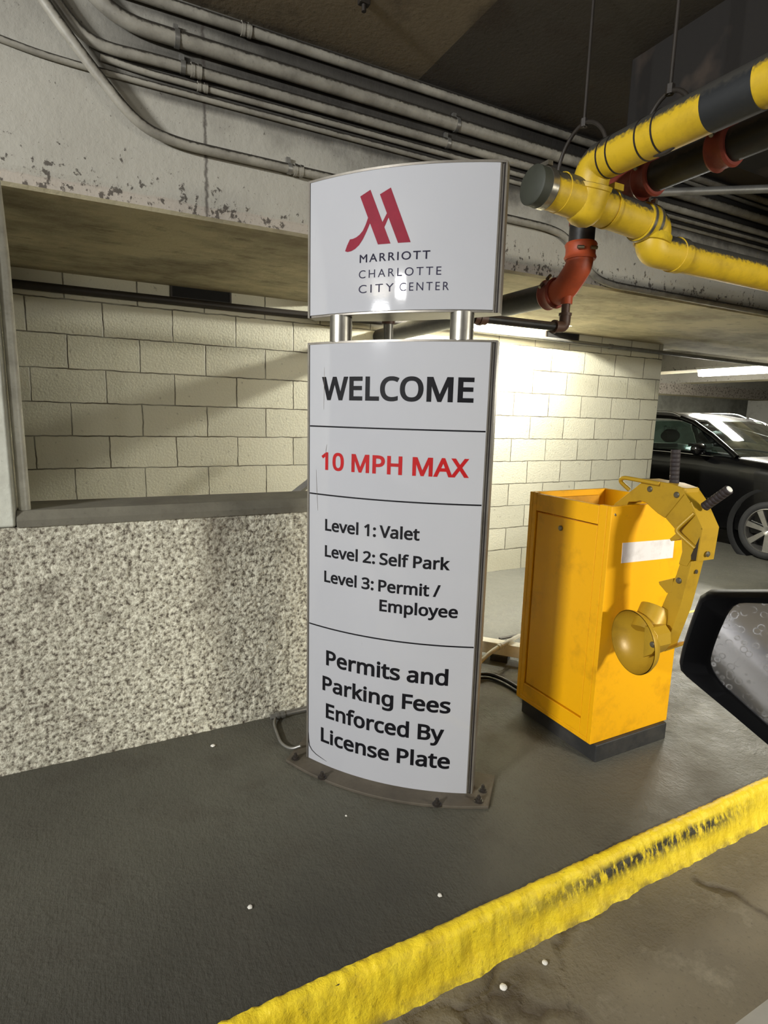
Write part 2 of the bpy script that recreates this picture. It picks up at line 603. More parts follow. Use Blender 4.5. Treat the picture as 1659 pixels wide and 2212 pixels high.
M['brushed'] = worn('brushed_post_steel', srgb(168, 164, 154), srgb(104, 98, 90), 0.34, 0.85, 5, 0.5, 0.03)
M['frame_alu'] = worn('sign_frame_aluminium', srgb(150, 144, 134), srgb(96, 88, 80), 0.4, 0.6, 7, 0.6, 0.03)
M['frame_dark'] = plain('frame_shadow_gap', srgb(36, 30, 28), 0.6)  # dark brown for seal lines, joint lines and the peeled edge
M['base_steel'] = worn('grimy_base_plate', srgb(92, 84, 71), srgb(58, 52, 44), 0.7, 0.1, 10, 0.7, 0.2)
M['ink'] = plain('black_vinyl', srgb(14, 13, 18), 0.6, spec=0.2)
M['ink_navy'] = plain('navy_vinyl', srgb(44, 40, 62), 0.6, spec=0.2)
M['ink_red'] = plain('red_vinyl', srgb(176, 24, 26), 0.6, spec=0.2)
M['logo_red'] = plain('burgundy_vinyl', srgb(132, 22, 44), 0.6, spec=0.2)
M['box_yellow'] = worn('cabinet_yellow', srgb(246, 178, 4), srgb(160, 104, 14), 0.42, 0, 5, 0.22, 0.06, fine=45)
M['box_inner'] = worn('cabinet_inside', srgb(226, 160, 10), srgb(120, 80, 20), 0.55, 0, 6, 0.6, 0.1)
M['clamp_paint'] = worn('ochre_clamp_paint', srgb(184, 146, 38), srgb(132, 100, 28), 0.38, 0.1, 8, 0.35, 0.08)
M['clamp_dark'] = plain('clamp_cavity', srgb(52, 40, 22), 0.7)
M['bolt'] = worn('zinc_bolt', srgb(140, 134, 116), srgb(80, 74, 58), 0.35, 0.8, 20, 0.5, 0.05)
M['grip'] = worn('black_rubber_grip', srgb(38, 30, 30), srgb(64, 52, 50), 0.7, 0, 30, 0.4, 0.2)
M['plinth'] = worn('black_plinth', srgb(44, 44, 44), srgb(84, 80, 74), 0.5, 0, 6, 0.5, 0.1)
M['label'] = worn('grubby_white_label', srgb(232, 228, 226), srgb(170, 160, 150), 0.5, 0, 12, 0.4, 0.02)
M['white_paint'] = worn('white_gate_arm_paint', srgb(236, 230, 210), srgb(176, 166, 140), 0.5, 0, 8, 0.4, 0.05)
M['cable'] = plain('black_cable', srgb(26, 25, 26), 0.45)
M['lens'] = emit('lit_lens', (1.0, 0.96, 0.82, 1), 9.0)
M['tray'] = worn('lamp_tray_white', srgb(226, 224, 214), srgb(170, 164, 150), 0.5, 0, 8, 0.3, 0.02)
M['car_paint'] = NT('car_black_paint').out(srgb(9, 9, 10), 0.18, 0.0, None, 0.4, 0.3)
M['car_trim'] = plain('car_black_plastic', srgb(16, 16, 17), 0.6, spec=0.25)
M['chrome'] = plain('car_chrome', srgb(225, 225, 225), 0.12, 1.0)
M['tyre'] = plain('tyre_rubber', srgb(38, 38, 39), 0.75)
M['alloy'] = plain('alloy_wheel', srgb(190, 188, 184), 0.28, 0.9)
M['mirror_shell'] = plain('mirror_shell_black', srgb(5, 5, 6), 0.5, spec=0.12)
M['own_paint'] = plain('grey_car_paint', srgb(92, 90, 90), 0.4, 0.2, 0.4)
M['own_sill'] = plain('pale_window_seal', srgb(176, 172, 160), 0.6)
M['red_lens'] = plain('tail_lamp_red', srgb(210, 36, 50), 0.25)
M['paper'] = plain('white_scrap', srgb(236, 232, 222), 0.7)
M['slot'] = plain('dark_slot', srgb(18, 16, 14), 0.8)


def m_sign():
    t = NT('glossy_sign_face')
    a = t.noise(2.5, 4)
    b = t.noise(26, 5, 0.7, (1, 1, 0.35))
    c = t.mix(a, srgb(180, 180, 183), srgb(172, 172, 176))
    c = t.mix(t.math('MULTIPLY', t.lin(b, 0.68, 0.8), 0.3), c, srgb(130, 126, 126))
    w = t.noise(55, 3, 0.6)
    return t.out(c, 0.06, 0, t.bump(w, 0.02, 0.004))


M['sign_face'] = m_sign()


def m_glass(name, tint, alpha=0.35, rough=0.03):
    t = NT(name)
    t.out(tint, rough)
    t.b.inputs['Transmission Weight'].default_value = 1.0
    t.b.inputs['IOR'].default_value = 1.1
    t.b.inputs['Alpha'].default_value = 1.0
    t.b.inputs['Coat Weight'].default_value = 1.0
    return t.m


M['car_glass'] = m_glass('car_glass', srgb(170, 190, 184))


def m_mirror():
    t = NT('spotted_mirror_glass')
    v = t.n('ShaderNodeTexVoronoi')
    v.inputs['Scale'].default_value = 95
    t.l(t.pos(), v.inputs['Vector'])
    n = t.noise(40, 4, 0.7)
    ring = t.math('MULTIPLY', t.lin(v.outputs['Distance'], 0.28, 0.36), t.lin(v.outputs['Distance'], 0.5, 0.4))
    spot = t.math('MULTIPLY', ring, t.lin(n, 0.4, 0.6))
    c = t.mix(t.math('MULTIPLY', spot, 0.5), srgb(160, 158, 158), srgb(190, 188, 186))
    r = t.math('ADD', 0.08, t.math('MULTIPLY', spot, 0.25))
    return t.out(c, r, 0.93)


M['mirror_glass'] = m_mirror()

# =================================================================== STRUCTURE
ZF = -1.385       # island floor
ZR = -1.500       # road
ZC = 1.57         # ceiling
ZS = 0.79         # beam soffit


def struct(name, mb, mat, **kw):
    return tag(build(name, mb, mat, **kw), kind='structure')


def slab(x0, y0, z0, x1, y1, z1):
    return MB().box(x0, y0, z0, x1, y1, z1)


struct('floor', slab(-5, 1.09, ZF - 0.3, 17, 9.6, ZF), M['floor'], smooth=0)
struct('floor_road', slab(-5, -4.5, ZR - 0.2, 17, 1.09, ZR), M['road'], smooth=0)

# curb: rough rounded yellow edge of the island
cb_ = MB()
prof = [(1.122, ZF - 0.02), (1.119, ZF + 0.008), (1.108, ZF + 0.014), (1.096, ZF + 0.013), (1.085, ZF + 0.006), (1.080, ZF - 0.008), (1.074, ZF - 0.02),
        (1.069, ZF - 0.036), (1.064, ZF - 0.054), (1.059, ZF - 0.072), (1.053, ZF - 0.09), (1.046, ZF - 0.105), (1.036, ZF - 0.122)]
nx = 900
vs_, fs_ = [], []
for i in range(nx + 1):
    x = -0.6 + 5.2 * i / nx
    for j, (y, z) in enumerate(prof):
        p = Vector((x * 30, y * 40, z * 40))
        a = noise.noise(p * 0.4) * 0.006 + noise.noise(p) * 0.004 + noise.noise(p * 2.3) * 0.0028
        wv = noise.noise(Vector((x * 2.1, 3.3, 0))) * 0.010
        k = 0.0 if j == 0 else 1.0
        vs_.append((x, y - a * k * (0.4 if j < 3 else 1) + (wv if j > 2 else wv * 0.4) + (noise.noise(Vector((x * 55, 9, 0))) * 0.004 if j < 2 else 0), z + k * a * (0.9 if j < 6 else 0.2)))
m_ = len(prof)
for i in range(nx):
    for j in range(m_ - 1):
        fs_.append((i * m_ + j, i * m_ + j + 1, (i + 1) * m_ + j + 1, (i + 1) * m_ + j))
cb_.add(vs_, fs_)
tag(build('trim_1', cb_, M['curb'], smooth=60), kind='structure')

# block wall behind
struct('wall_back', slab(-5, 4.04, ZF - 0.02, 5.23, 4.24, ZC), M['block'], smooth=0)

# rough cast parapet with real relief
pv, pf = [], []
x0, x1, z0, z1 = -0.9, 1.27, ZF - 0.02, -0.43
nxp, nzp = 250, 112
for i in range(nxp + 1):
    for j in range(nzp + 1):
        x = x0 + (x1 - x0) * i / nxp
        z = z0 + (z1 - z0) * j / nzp
        p = Vector((x * 60, 0.0, z * 60))
        d = noise.noise(p) * 0.0045 + noise.noise(p * 0.45) * 0.004
        if j == nzp:
            d = 0
        pv.append((x, 2.385 + d, z))
for i in range(nxp):
    for j in range(nzp):
        a = i * (nzp + 1) + j
        pf.append((a, a + nzp + 1, a + nzp + 2, a + 1))
pm = MB()
pm.add(pv, pf)
pm.box(x0, 2.392, z0, x1, 2.60, z1).box(-5, 2.386, z0, x0, 2.60, z1)
wl = struct('wall_parapet', pm, M['stucco'], smooth=50, recalc=False)
# chamfered sill
sl = MB()
sl.prism([(-0.26, 2.378, -0.43), (-0.26, 2.378, -0.405), (-0.26, 2.40, -0.372), (-0.26, 2.61, -0.368), (-0.26, 2.61, -0.43)], (1.535, 0, 0))
struct('trim_2', sl, M['sill'], smooth=30)
# column on the left, rough foot and smoother painted shaft
cm_ = MB()
cm_.box(-5, 2.379, -0.43, -0.262, 2.60, ZS)  # widened out of view to block lamp light from the left
struct('wall_left', cm_, M['column'], bevel=0.012)

# edge beam and soffit, one casting
bmx = MB()
bmx.prism([(-5, 2.60, ZC), (-5, 2.60, ZS + 0.07), (-5, 2.607, ZS + 0.045), (-5, 2.607, ZS + 0.012), (-5, 2.622, ZS), (-5, 3.72, ZS), (-5, 3.72, ZC)], (22, 0, 0))
bmx.box(-5, 3.72, ZS, 1.62, 4.04, ZC).box(3.65, 3.72, ZS, 17, 4.04, ZC).box(5.23, 4.04, ZS, 17, 4.24, ZC)
struct('ceiling_beam', bmx, M['beam'], smooth=0)
# ceiling halves in lit and shaded tones: the shadow edge is painted
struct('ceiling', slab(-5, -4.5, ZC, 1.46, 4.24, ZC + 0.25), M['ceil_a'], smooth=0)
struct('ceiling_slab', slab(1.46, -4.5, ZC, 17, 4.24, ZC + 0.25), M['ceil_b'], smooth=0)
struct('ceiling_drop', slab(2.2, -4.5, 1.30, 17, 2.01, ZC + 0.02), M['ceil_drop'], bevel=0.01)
# parking bay beyond
struct('ceiling_bay', slab(5.0, 4.24, 1.15, 17, 9.6, 1.35), M['ceil_bay'], smooth=0)
for i, (xa, xb) in enumerate(((8.6, 9.1), (11.2, 11.7))):
    struct('ceiling_bay_beam' if i == 0 else 'ceiling_bay_beam.001', slab(xa, 4.24, 0.86, xb, 9.4, 1.16), M['beam'], smooth=0)
struct('ceiling_bay_girder', slab(5.0, 8.2, 0.62, 17, 8.7, 1.16), M['beam'], smooth=0)
struct('wall_far', slab(5.0, 9.4, ZF - 0.02, 17, 9.6, 1.2), M['column'], smooth=0)
struct('wall_side', slab(4.9, 4.24, ZF - 0.02, 5.0, 9.5, 1.2), M['column'], smooth=0)
struct('wall_right', slab(16.8, -4.5, ZF - 0.2, 17, 9.5, 1.6), M['column'], smooth=0)
struct('trim_3', slab(14.9, 8.3, ZF - 0.02, 16.2, 8.9, 0.64), M['tray'], bevel=0.02)   # white pillar

# =================================================================== SIGN TOWER
SL = Vector((0.711, 2.003, 0.0))
SC = Vector((0.70861, -0.70560, 0.0))
SN = Vector((-0.70560, -0.70861, 0.0))
SW, SB = 0.6675, 0.055


def bulge(u):
    k = (u - SW / 2) / (SW / 2)
    return SB * (1 - k * k)


def sp(u, z, off=0.0):
    return SL + SC * u + SN * (bulge(u) + off) + Vector((0, 0, z))


def sflat(u, n, z):
    return SL + SC * u + SN * n + Vector((0, 0, z))


sign = empty('sign_tower', (0.9475, 1.7675, ZF), 'tall white welcome sign tower with bowed face standing on a grimy steel base plate', 'sign')


def arcbody(u0, u1, z0, z1, off, back, n=28):
    """solid with bowed front (offset off) and bowed back"""
    mb = MB()
    us = [u0 + (u1 - u0) * i / n for i in range(n + 1)]
    ring = [sp(u, 0, off) for u in us] + [sflat(u, back - bulge(u) * 0.9, 0) for u in reversed(us)]
    mb.prism([p + Vector((0, 0, z0)) for p in ring], (0, 0, z1 - z0))
    return mb


def arcsheet(u0, u1, z0, z1, off, th, n=28):
    mb = MB()
    us = [u0 + (u1 - u0) * i / n for i in range(n + 1)]
    ring = [sp(u, z0, off + th) for u in us] + [sp(u, z0, off) for u in reversed(us)]
    mb.prism(ring, (0, 0, z1 - z0))
    return mb


GLYPHS = {
    '/': (250, ['-22,-20 171,500 272,500 78,-20']),
    '0': (384, ['191,-27 157,-24 126,-15 98,0 74,22 54,48 39,79 27,114 19,152 14,194 13,240 14,272 16,301 19,329 23,355 30,379 43,416 62,448 87,473 117,492 152,503 191,507 226,504 257,495 285,480 309,459 329,433 344,402 356,367 365,329 370,287 371,241 371,210 369,180 365,153 360,127 354,102 340,65 321,33 297,7 267,-12 231,-23', '191,64 217,68 235,80 251,102 258,120 264,143 268,171 271,204 271,240 271,277 268,309 264,336 258,360 251,378 235,400 217,412 191,416 166,412 147,400 132,378 126,360 120,337 115,309 113,277 112,240 113,204 115,172 120,144 126,120 132,102 147,80 166,68']),
    '1': (384, ['161,-20 161,335 161,353 161,369 161,382 162,394 163,407 165,380 190,397 183,391 177,385 155,365 87,311 32,382 183,500 258,500 258,-20']),
    '2': (384, ['12,-20 12,57 144,190 166,213 186,234 204,253 218,271 230,288 238,304 244,320 248,337 249,355 247,375 241,389 232,400 220,409 204,414 184,416 165,415 147,411 131,405 115,397 99,387 65,363 9,433 46,461 69,476 95,488 122,498 153,504 185,506 230,502 270,489 304,468 330,437 345,401 350,359 348,331 342,305 333,280 320,256 305,233 287,211 267,188 245,165 221,141 127,48 127,74 369,74 369,-20']),
    '3': (384, ['162,-27 136,-26 112,-24 88,-21 65,-15 43,-8 10,6 10,105 58,84 79,77 100,71 122,66 142,64 162,63 198,66 225,73 242,84 254,98 261,115 264,137 261,158 253,173 238,185 216,194 187,200 149,202 83,202 83,293 150,293 183,295 209,302 227,313 240,327 248,343 250,363 249,380 243,392 234,402 221,410 205,415 183,416 161,415 141,412 124,406 107,399 90,390 57,370 5,441 41,466 64,479 89,490 118,499 149,505 183,506 232,502 274,490 308,468 332,439 347,405 351,368 348,333 337,302 319,277 295,257 268,242 252,238 252,266 273,262 306,248 332,228 351,201 362,171 366,137 363,106 356,78 344,52 326,28 302,9 274,-7 242,-18 204,-25']),
    ':': (180, ['89,258 74,260 60,265 47,274 36,288 30,305 28,324 30,343 36,361 47,374 60,383 74,388 89,389 105,388 119,383 133,374 144,361 150,343 152,324 150,305 144,288 133,274 119,265 105,260', '89,-30 74,-28 60,-22 47,-13 36,0 30,17 28,36 30,55 36,73 47,86 60,95 74,100 89,101 105,100 119,95 133,86 144,73 150,56 152,36 150,17 144,0 133,-14 119,-23 105,-28']),
    'A': (429, ['-29,-20 174,502 255,502 458,-20 352,-20 295,128 132,128 75,-20', '167,222 261,222 218,340 216,345 214,352 211,360 208,370 204,380 201,390 199,399 196,407 215,388 230,400 226,386 222,373 218,360 215,349 212,340']),
    'B': (436, ['45,-20 45,500 202,500 238,498 270,495 299,489 325,481 349,470 380,443 398,406 404,361 401,330 392,302 376,277 354,258 327,243 313,239 313,267 317,267 338,260 357,251 375,240 391,225 404,208 413,187 419,163 420,136 415,91 397,51 369,20 346,5 322,-6 295,-14 265,-19 234,-20', '146,295 214,295 248,297 272,303 286,311 294,321 300,335 302,354 299,372 293,384 283,394 266,401 239,406 204,408 146,408', '146,71 222,71 257,74 282,80 297,91 307,104 313,121 316,141 313,159 307,174 297,186 281,196 254,203 217,205 146,205']),
    'C': (424, ['261,-27 231,-25 203,-22 176,-15 151,-6 128,7 95,32 68,64 47,101 38,126 30,153 25,180 22,210 21,240 22,270 25,299 31,326 39,352 50,377 72,415 101,446 135,472 159,485 185,494 212,501 241,505 271,506 302,505 332,501 360,495 387,487 431,468 389,381 357,395 341,401 325,406 308,410 290,412 271,413 244,411 220,406 199,397 181,384 164,368 150,349 139,327 131,301 126,272 125,240 126,208 131,179 138,153 149,130 162,111 177,95 195,83 217,74 241,68 270,66 289,67 308,69 326,71 344,75 362,79 405,92 405,-2 373,-13 353,-18 333,-22 311,-25 287,-26']),
    'E': (373, ['45,-20 45,500 353,500 353,406 146,406 146,297 341,297 341,204 146,204 146,73 353,73 353,-20']),
    'F': (349, ['45,-20 45,500 353,500 353,406 146,406 146,277 340,277 340,183 146,183 146,-20']),
    'H': (498, ['45,-20 45,500 146,500 146,297 351,297 351,500 452,500 452,-20 351,-20 351,204 146,204 146,-20']),
    'L': (352, ['45,-20 45,500 146,500 146,74 355,74 355,-20']),
    'M': (609, ['45,-20 45,500 168,500 316,107 291,107 442,500 564,500 564,-20 464,-20 464,295 464,318 465,342 466,365 467,386 468,405 468,400 500,400 340,-20 263,-20 105,400 138,400 137,406 139,387 140,365 140,341 141,316 141,291 141,-20']),
    'O': (524, ['263,-27 232,-25 203,-21 176,-15 151,-5 128,7 95,33 68,65 47,102 37,128 30,154 25,182 22,211 21,241 22,271 25,300 30,328 37,354 47,379 68,416 95,447 128,473 151,485 176,495 203,502 232,506 263,507 293,506 321,502 347,495 372,486 395,473 428,448 455,416 476,379 486,354 494,328 499,300 503,271 504,240 503,210 499,181 494,153 486,127 476,102 455,65 428,33 395,7 372,-5 347,-15 321,-21 293,-25', '263,66 291,68 315,73 335,82 352,94 366,110 378,129 387,152 394,178 398,208 400,240 398,273 394,303 387,329 378,351 366,370 352,386 335,398 315,407 291,412 263,414 235,412 211,407 191,398 174,386 159,370 147,351 138,328 131,303 126,273 125,240 126,208 131,178 138,152 147,129 159,110 173,94 190,82 211,73 235,68']),
    'P': (406, ['45,-20 45,500 192,500 229,498 263,493 293,485 320,473 343,458 370,425 387,385 392,339 390,310 383,282 372,255 355,230 332,208 303,190 269,177 228,169 181,167 146,167 146,-20', '146,258 173,258 213,261 243,267 264,277 278,290 286,309 289,336 287,359 279,376 268,389 249,399 222,405 186,408 146,408']),
    'S': (369, ['166,-27 139,-26 113,-24 88,-20 65,-16 44,-9 14,3 14,103 58,86 77,80 99,74 122,69 145,67 168,66 198,68 221,74 237,83 248,94 254,107 257,124 256,135 253,144 250,152 244,159 235,167 222,175 205,184 183,193 156,203 117,220 84,239 57,262 36,291 24,325 20,364 23,392 30,418 43,441 61,461 82,477 106,490 133,499 162,504 193,506 220,505 246,503 270,498 293,493 314,486 351,471 319,381 283,396 266,401 248,406 230,410 211,412 192,413 168,411 150,406 137,398 129,389 123,377 122,363 122,351 125,342 129,334 134,326 143,319 154,311 170,303 190,295 213,285 241,274 266,263 288,250 308,236 325,220 339,201 349,179 355,155 357,128 351,83 333,44 304,13 281,-2 255,-13 228,-21 198,-25']),
    'V': (403, ['157,-20 -28,500 77,500 190,179 197,159 203,140 209,122 213,105 218,88 201,91 185,88 190,105 194,122 200,141 206,160 213,180 325,500 431,500 246,-20']),
    'W': (625, ['120,-20 -18,500 87,500 165,192 170,171 175,151 179,131 183,112 186,93 169,89 151,94 155,113 159,134 164,155 169,175 175,196 264,500 356,500 448,194 454,173 460,152 465,131 469,111 472,92 455,90 438,93 441,111 445,131 449,151 454,171 459,192 537,500 642,500 504,-20 412,-20 315,309 304,348 300,361 297,373 295,383 310,389 328,398 326,385 322,367 317,348 312,327 306,307 211,-20']),
    'X': (394, ['-34,-20 138,250 -24,500 91,500 197,329 305,500 416,500 255,251 427,-20 311,-20 195,170 78,-20']),
    'a': (377, ['144,-27 110,-24 78,-14 50,4 28,29 15,62 11,100 16,139 33,173 61,199 83,212 108,221 137,228 168,233 203,235 245,236 245,238 243,262 238,277 231,286 222,292 208,297 190,298 174,297 158,295 142,291 127,285 112,279 78,264 45,345 79,362 99,369 121,376 144,382 169,385 194,386 237,383 274,372 305,352 326,324 339,288 342,246 342,-20 263,-20 252,31 274,31 264,19 245,3 225,-10 202,-20 175,-25', '158,61 182,63 203,70 220,81 233,96 241,117 244,145 244,155 212,154 174,151 146,144 130,136 120,126 114,115 112,99 114,86 117,77 123,71 132,66 143,62']),
    'c': (322, ['201,-27 168,-24 136,-17 107,-5 81,13 58,36 40,64 27,97 19,135 17,178 20,222 28,261 41,295 60,324 83,347 110,365 140,377 172,384 205,387 225,386 244,384 263,381 280,376 296,371 326,358 294,273 265,283 253,287 240,290 227,293 215,294 205,295 172,290 150,278 133,256 122,224 118,178 121,142 128,113 140,91 155,77 175,68 202,64 218,65 234,67 248,70 261,74 274,78 314,95 314,0 289,-12 274,-17 259,-21 241,-24 222,-26']),
    'd': (413, ['184,-27 138,-21 96,-3 62,26 45,50 33,78 24,108 19,142 17,179 19,217 24,251 33,281 46,309 63,333 97,363 138,381 185,387 214,385 240,379 263,369 282,356 299,342 306,334 279,334 279,338 278,349 277,358 277,366 277,530 376,530 376,-20 292,-20 283,28 306,28 299,20 283,5 264,-8 241,-19 214,-25', '194,62 224,65 244,73 258,86 268,105 275,132 278,169 278,178 275,217 269,248 259,270 245,285 224,294 194,298 171,294 153,285 139,269 128,245 121,215 118,178 121,141 128,112 139,89 153,74 170,66']),
    'e': (379, ['210,-27 175,-24 141,-17 110,-4 83,15 60,38 41,67 27,100 19,137 17,177 19,217 26,254 39,287 55,316 76,341 102,361 131,375 162,384 196,387 229,384 259,377 286,364 310,346 329,324 345,299 356,270 362,238 365,205 365,149 120,149 122,135 131,109 144,89 162,75 184,67 214,64 234,64 252,66 269,70 286,74 303,80 348,98 348,3 317,-9 298,-16 278,-21 258,-24 235,-26', '123,236 261,236 261,241 255,261 246,277 234,289 218,296 195,298 174,296 157,289 143,277 132,261 124,240']),
    'f': (231, ['53,-20 53,294 -10,294 -10,356 53,377 53,384 57,429 69,467 90,497 118,518 152,530 189,534 205,533 220,532 233,530 246,527 257,524 285,514 257,431 231,438 224,440 215,443 207,444 199,445 192,445 178,444 169,440 163,434 158,423 154,406 152,383 152,380 243,380 243,294 152,294 152,-20']),
    'g': (413, ['195,-181 163,-180 133,-177 106,-173 80,-166 45,-152 45,-53 95,-75 117,-83 142,-88 169,-91 197,-92 222,-90 241,-82 257,-71 268,-55 275,-35 278,-10 278,3 278,10 278,18 278,27 279,37 279,44 278,28 306,28 295,14 272,-4 246,-17 217,-24 185,-27 137,-21 95,-2 61,29 45,54 32,81 24,111 19,144 17,179 19,214 24,247 32,277 44,304 61,329 94,361 136,380 184,387 210,385 235,380 257,371 278,359 297,343 307,332 284,332 292,380 376,380 376,-7 374,-38 369,-67 360,-93 347,-116 331,-137 310,-153 286,-166 259,-174 228,-180', '194,62 223,65 243,72 258,84 269,102 276,129 278,166 278,179 276,221 268,252 257,272 242,286 221,294 193,297 171,294 154,285 139,269 128,247 121,217 118,179 121,141 128,111 139,89 153,74 171,65']),
    'i': (173, ['87,400 73,401 60,406 48,415 39,427 34,441 32,457 34,474 39,488 49,501 60,509 73,514 87,515 101,514 113,509 125,501 135,489 140,474 142,457 140,441 135,427 125,415 114,406 101,401', '37,-20 37,380 136,380 136,-20']),
    'k': (359, ['37,-20 37,530 136,530 136,244 135,236 135,226 135,215 134,203 134,193 135,205 106,205 112,213 129,234 134,241 139,247 144,252 265,380 384,378 223,205 393,-20 271,-20 153,139 136,123 136,-20']),
    'l': (173, ['37,-20 37,530 136,530 136,-20']),
    'm': (628, ['37,-20 37,380 122,380 130,331 107,331 114,341 132,358 153,371 176,380 199,385 223,387 258,384 289,376 315,361 336,340 345,326 326,326 335,338 354,356 377,370 401,379 426,385 452,387 494,383 529,371 558,349 578,319 590,280 594,235 594,-20 495,-20 495,230 488,270 472,290 441,297 415,294 396,286 383,274 373,256 367,231 365,198 365,-20 266,-20 266,230 259,270 242,289 211,297 185,294 166,285 154,272 145,251 138,223 136,186 136,-20']),
    'n': (415, ['37,-20 37,380 122,380 130,331 107,331 115,342 135,359 157,371 181,380 205,385 231,387 274,383 311,371 342,350 364,320 377,281 381,235 381,-20 282,-20 282,229 275,269 256,289 221,297 191,294 169,285 155,271 145,251 139,223 136,186 136,-20']),
    'o': (406, ['202,-27 168,-24 136,-16 107,-2 81,17 59,41 41,70 27,103 19,140 17,181 19,217 25,250 35,281 49,308 67,332 89,352 114,367 142,378 172,385 204,387 239,384 271,376 301,362 327,343 349,319 367,291 380,258 388,221 390,181 388,144 382,111 372,80 358,53 339,29 317,9 292,-7 265,-18 235,-25', '203,62 231,66 251,75 267,91 279,114 286,144 289,181 286,217 279,246 267,269 252,284 231,293 203,297 175,293 154,284 139,269 128,246 121,217 118,181 121,144 128,114 140,91 155,75 176,66']),
    'p': (413, ['37,-181 37,380 122,380 130,331 107,331 113,339 129,355 148,368 171,379 198,385 229,387 275,381 316,363 350,334 367,310 380,283 389,252 394,218 396,181 394,144 389,110 380,79 367,52 350,28 316,-3 275,-21 228,-27 199,-25 172,-19 149,-9 130,4 114,18 107,26 134,26 133,39 134,29 135,18 136,7 136,-4 136,-13 136,-181', '219,62 235,64 249,69 260,76 270,86 279,100 286,116 291,136 294,157 295,181 292,217 285,246 274,269 260,284 242,294 217,297 189,294 169,286 156,274 146,255 139,227 136,191 136,181 138,142 145,112 155,89 169,75 189,66']),
    'r': (277, ['37,-20 37,380 124,380 130,314 104,314 112,325 128,344 148,361 171,375 197,384 224,387 233,387 240,386 249,386 257,385 265,384 290,379 277,284 250,290 244,291 238,292 232,292 226,293 222,293 207,292 193,288 180,281 168,272 157,260 148,246 142,230 138,212 136,191 136,-20']),
    's': (322, ['148,-27 123,-26 100,-24 79,-20 60,-15 42,-9 15,3 15,101 58,81 74,75 92,69 111,65 130,62 149,61 174,62 191,66 203,72 209,78 213,85 214,95 214,99 213,103 211,107 207,111 200,116 191,122 177,129 160,137 138,145 116,154 95,164 76,173 59,184 44,197 31,212 22,229 16,249 14,272 19,306 35,335 60,358 92,374 128,384 169,387 192,386 214,384 235,380 255,375 274,368 310,353 275,270 242,283 227,288 211,292 196,296 181,298 165,298 146,297 131,294 120,289 115,285 112,280 111,274 111,270 113,266 115,262 119,258 127,253 138,247 152,241 170,233 191,225 213,216 233,207 252,197 269,186 283,173 296,158 305,141 310,121 312,99 307,61 291,29 264,4 231,-14 192,-24']),
    't': (242, ['167,-27 146,-26 127,-22 107,-15 89,-5 73,9 59,27 49,49 44,75 42,104 42,294 -9,294 -9,355 46,380 71,463 141,463 141,380 245,380 245,294 141,294 141,107 142,90 146,79 151,71 158,66 167,63 178,62 185,62 193,63 202,64 210,65 216,67 248,75 248,-9 227,-18 216,-21 204,-23 192,-25 179,-26']),
    'v': (341, ['123,-20 -29,380 77,380 159,155 162,144 166,133 170,121 174,109 178,97 181,86 184,75 186,65 185,72 156,72 154,66 157,75 160,86 163,98 167,110 171,122 183,154 264,380 370,380 218,-20']),
    'y': (342, ['57,-181 45,-181 35,-180 26,-179 17,-178 10,-177 -13,-172 -13,-85 16,-90 21,-91 28,-92 34,-92 40,-93 46,-93 62,-91 74,-87 83,-80 93,-70 101,-57 109,-41 124,-1 -29,380 78,380 160,162 167,144 173,127 179,110 184,93 188,77 188,77 159,77 158,75 163,90 168,107 174,125 180,144 187,163 265,380 371,380 206,-57 191,-91 174,-120 153,-146 126,-166 93,-177']),
}
GLYPH_SPACE = 175
GLYPH_BASE, GLYPH_CAP = -20, 520


def cut_columns(bm):
    """slice a flat mesh every 12 mm so it can follow the bow"""
    xs = [v.co.x for v in bm.verts]
    k = math.floor(min(xs) / 0.012)
    while k * 0.012 < max(xs):
        bmesh.ops.bisect_plane(bm, geom=bm.verts[:] + bm.edges[:] + bm.faces[:], plane_co=(k * 0.012, 0, 0), plane_no=(1, 0, 0))
        k += 1


def on_bow(bm, off):
    for i, v in enumerate(bm.verts):
        v.index = i
    mb = MB()
    mb.add([sp(v.co.x, v.co.z, off) for v in bm.verts], [tuple(v.index for v in f.verts) for f in bm.faces])
    bm.free()
    return mb


def winding(c, loops):
    w = 0
    for l_ in loops:
        for i in range(len(l_)):
            a, b = l_[i], l_[(i + 1) % len(l_)]
            if (a.y <= c.y) != (b.y <= c.y):
                x = a.x + (c.y - a.y) * (b.x - a.x) / (b.y - a.y)
                if x > c.x:
                    w += 1 if b.y > a.y else -1
    return w


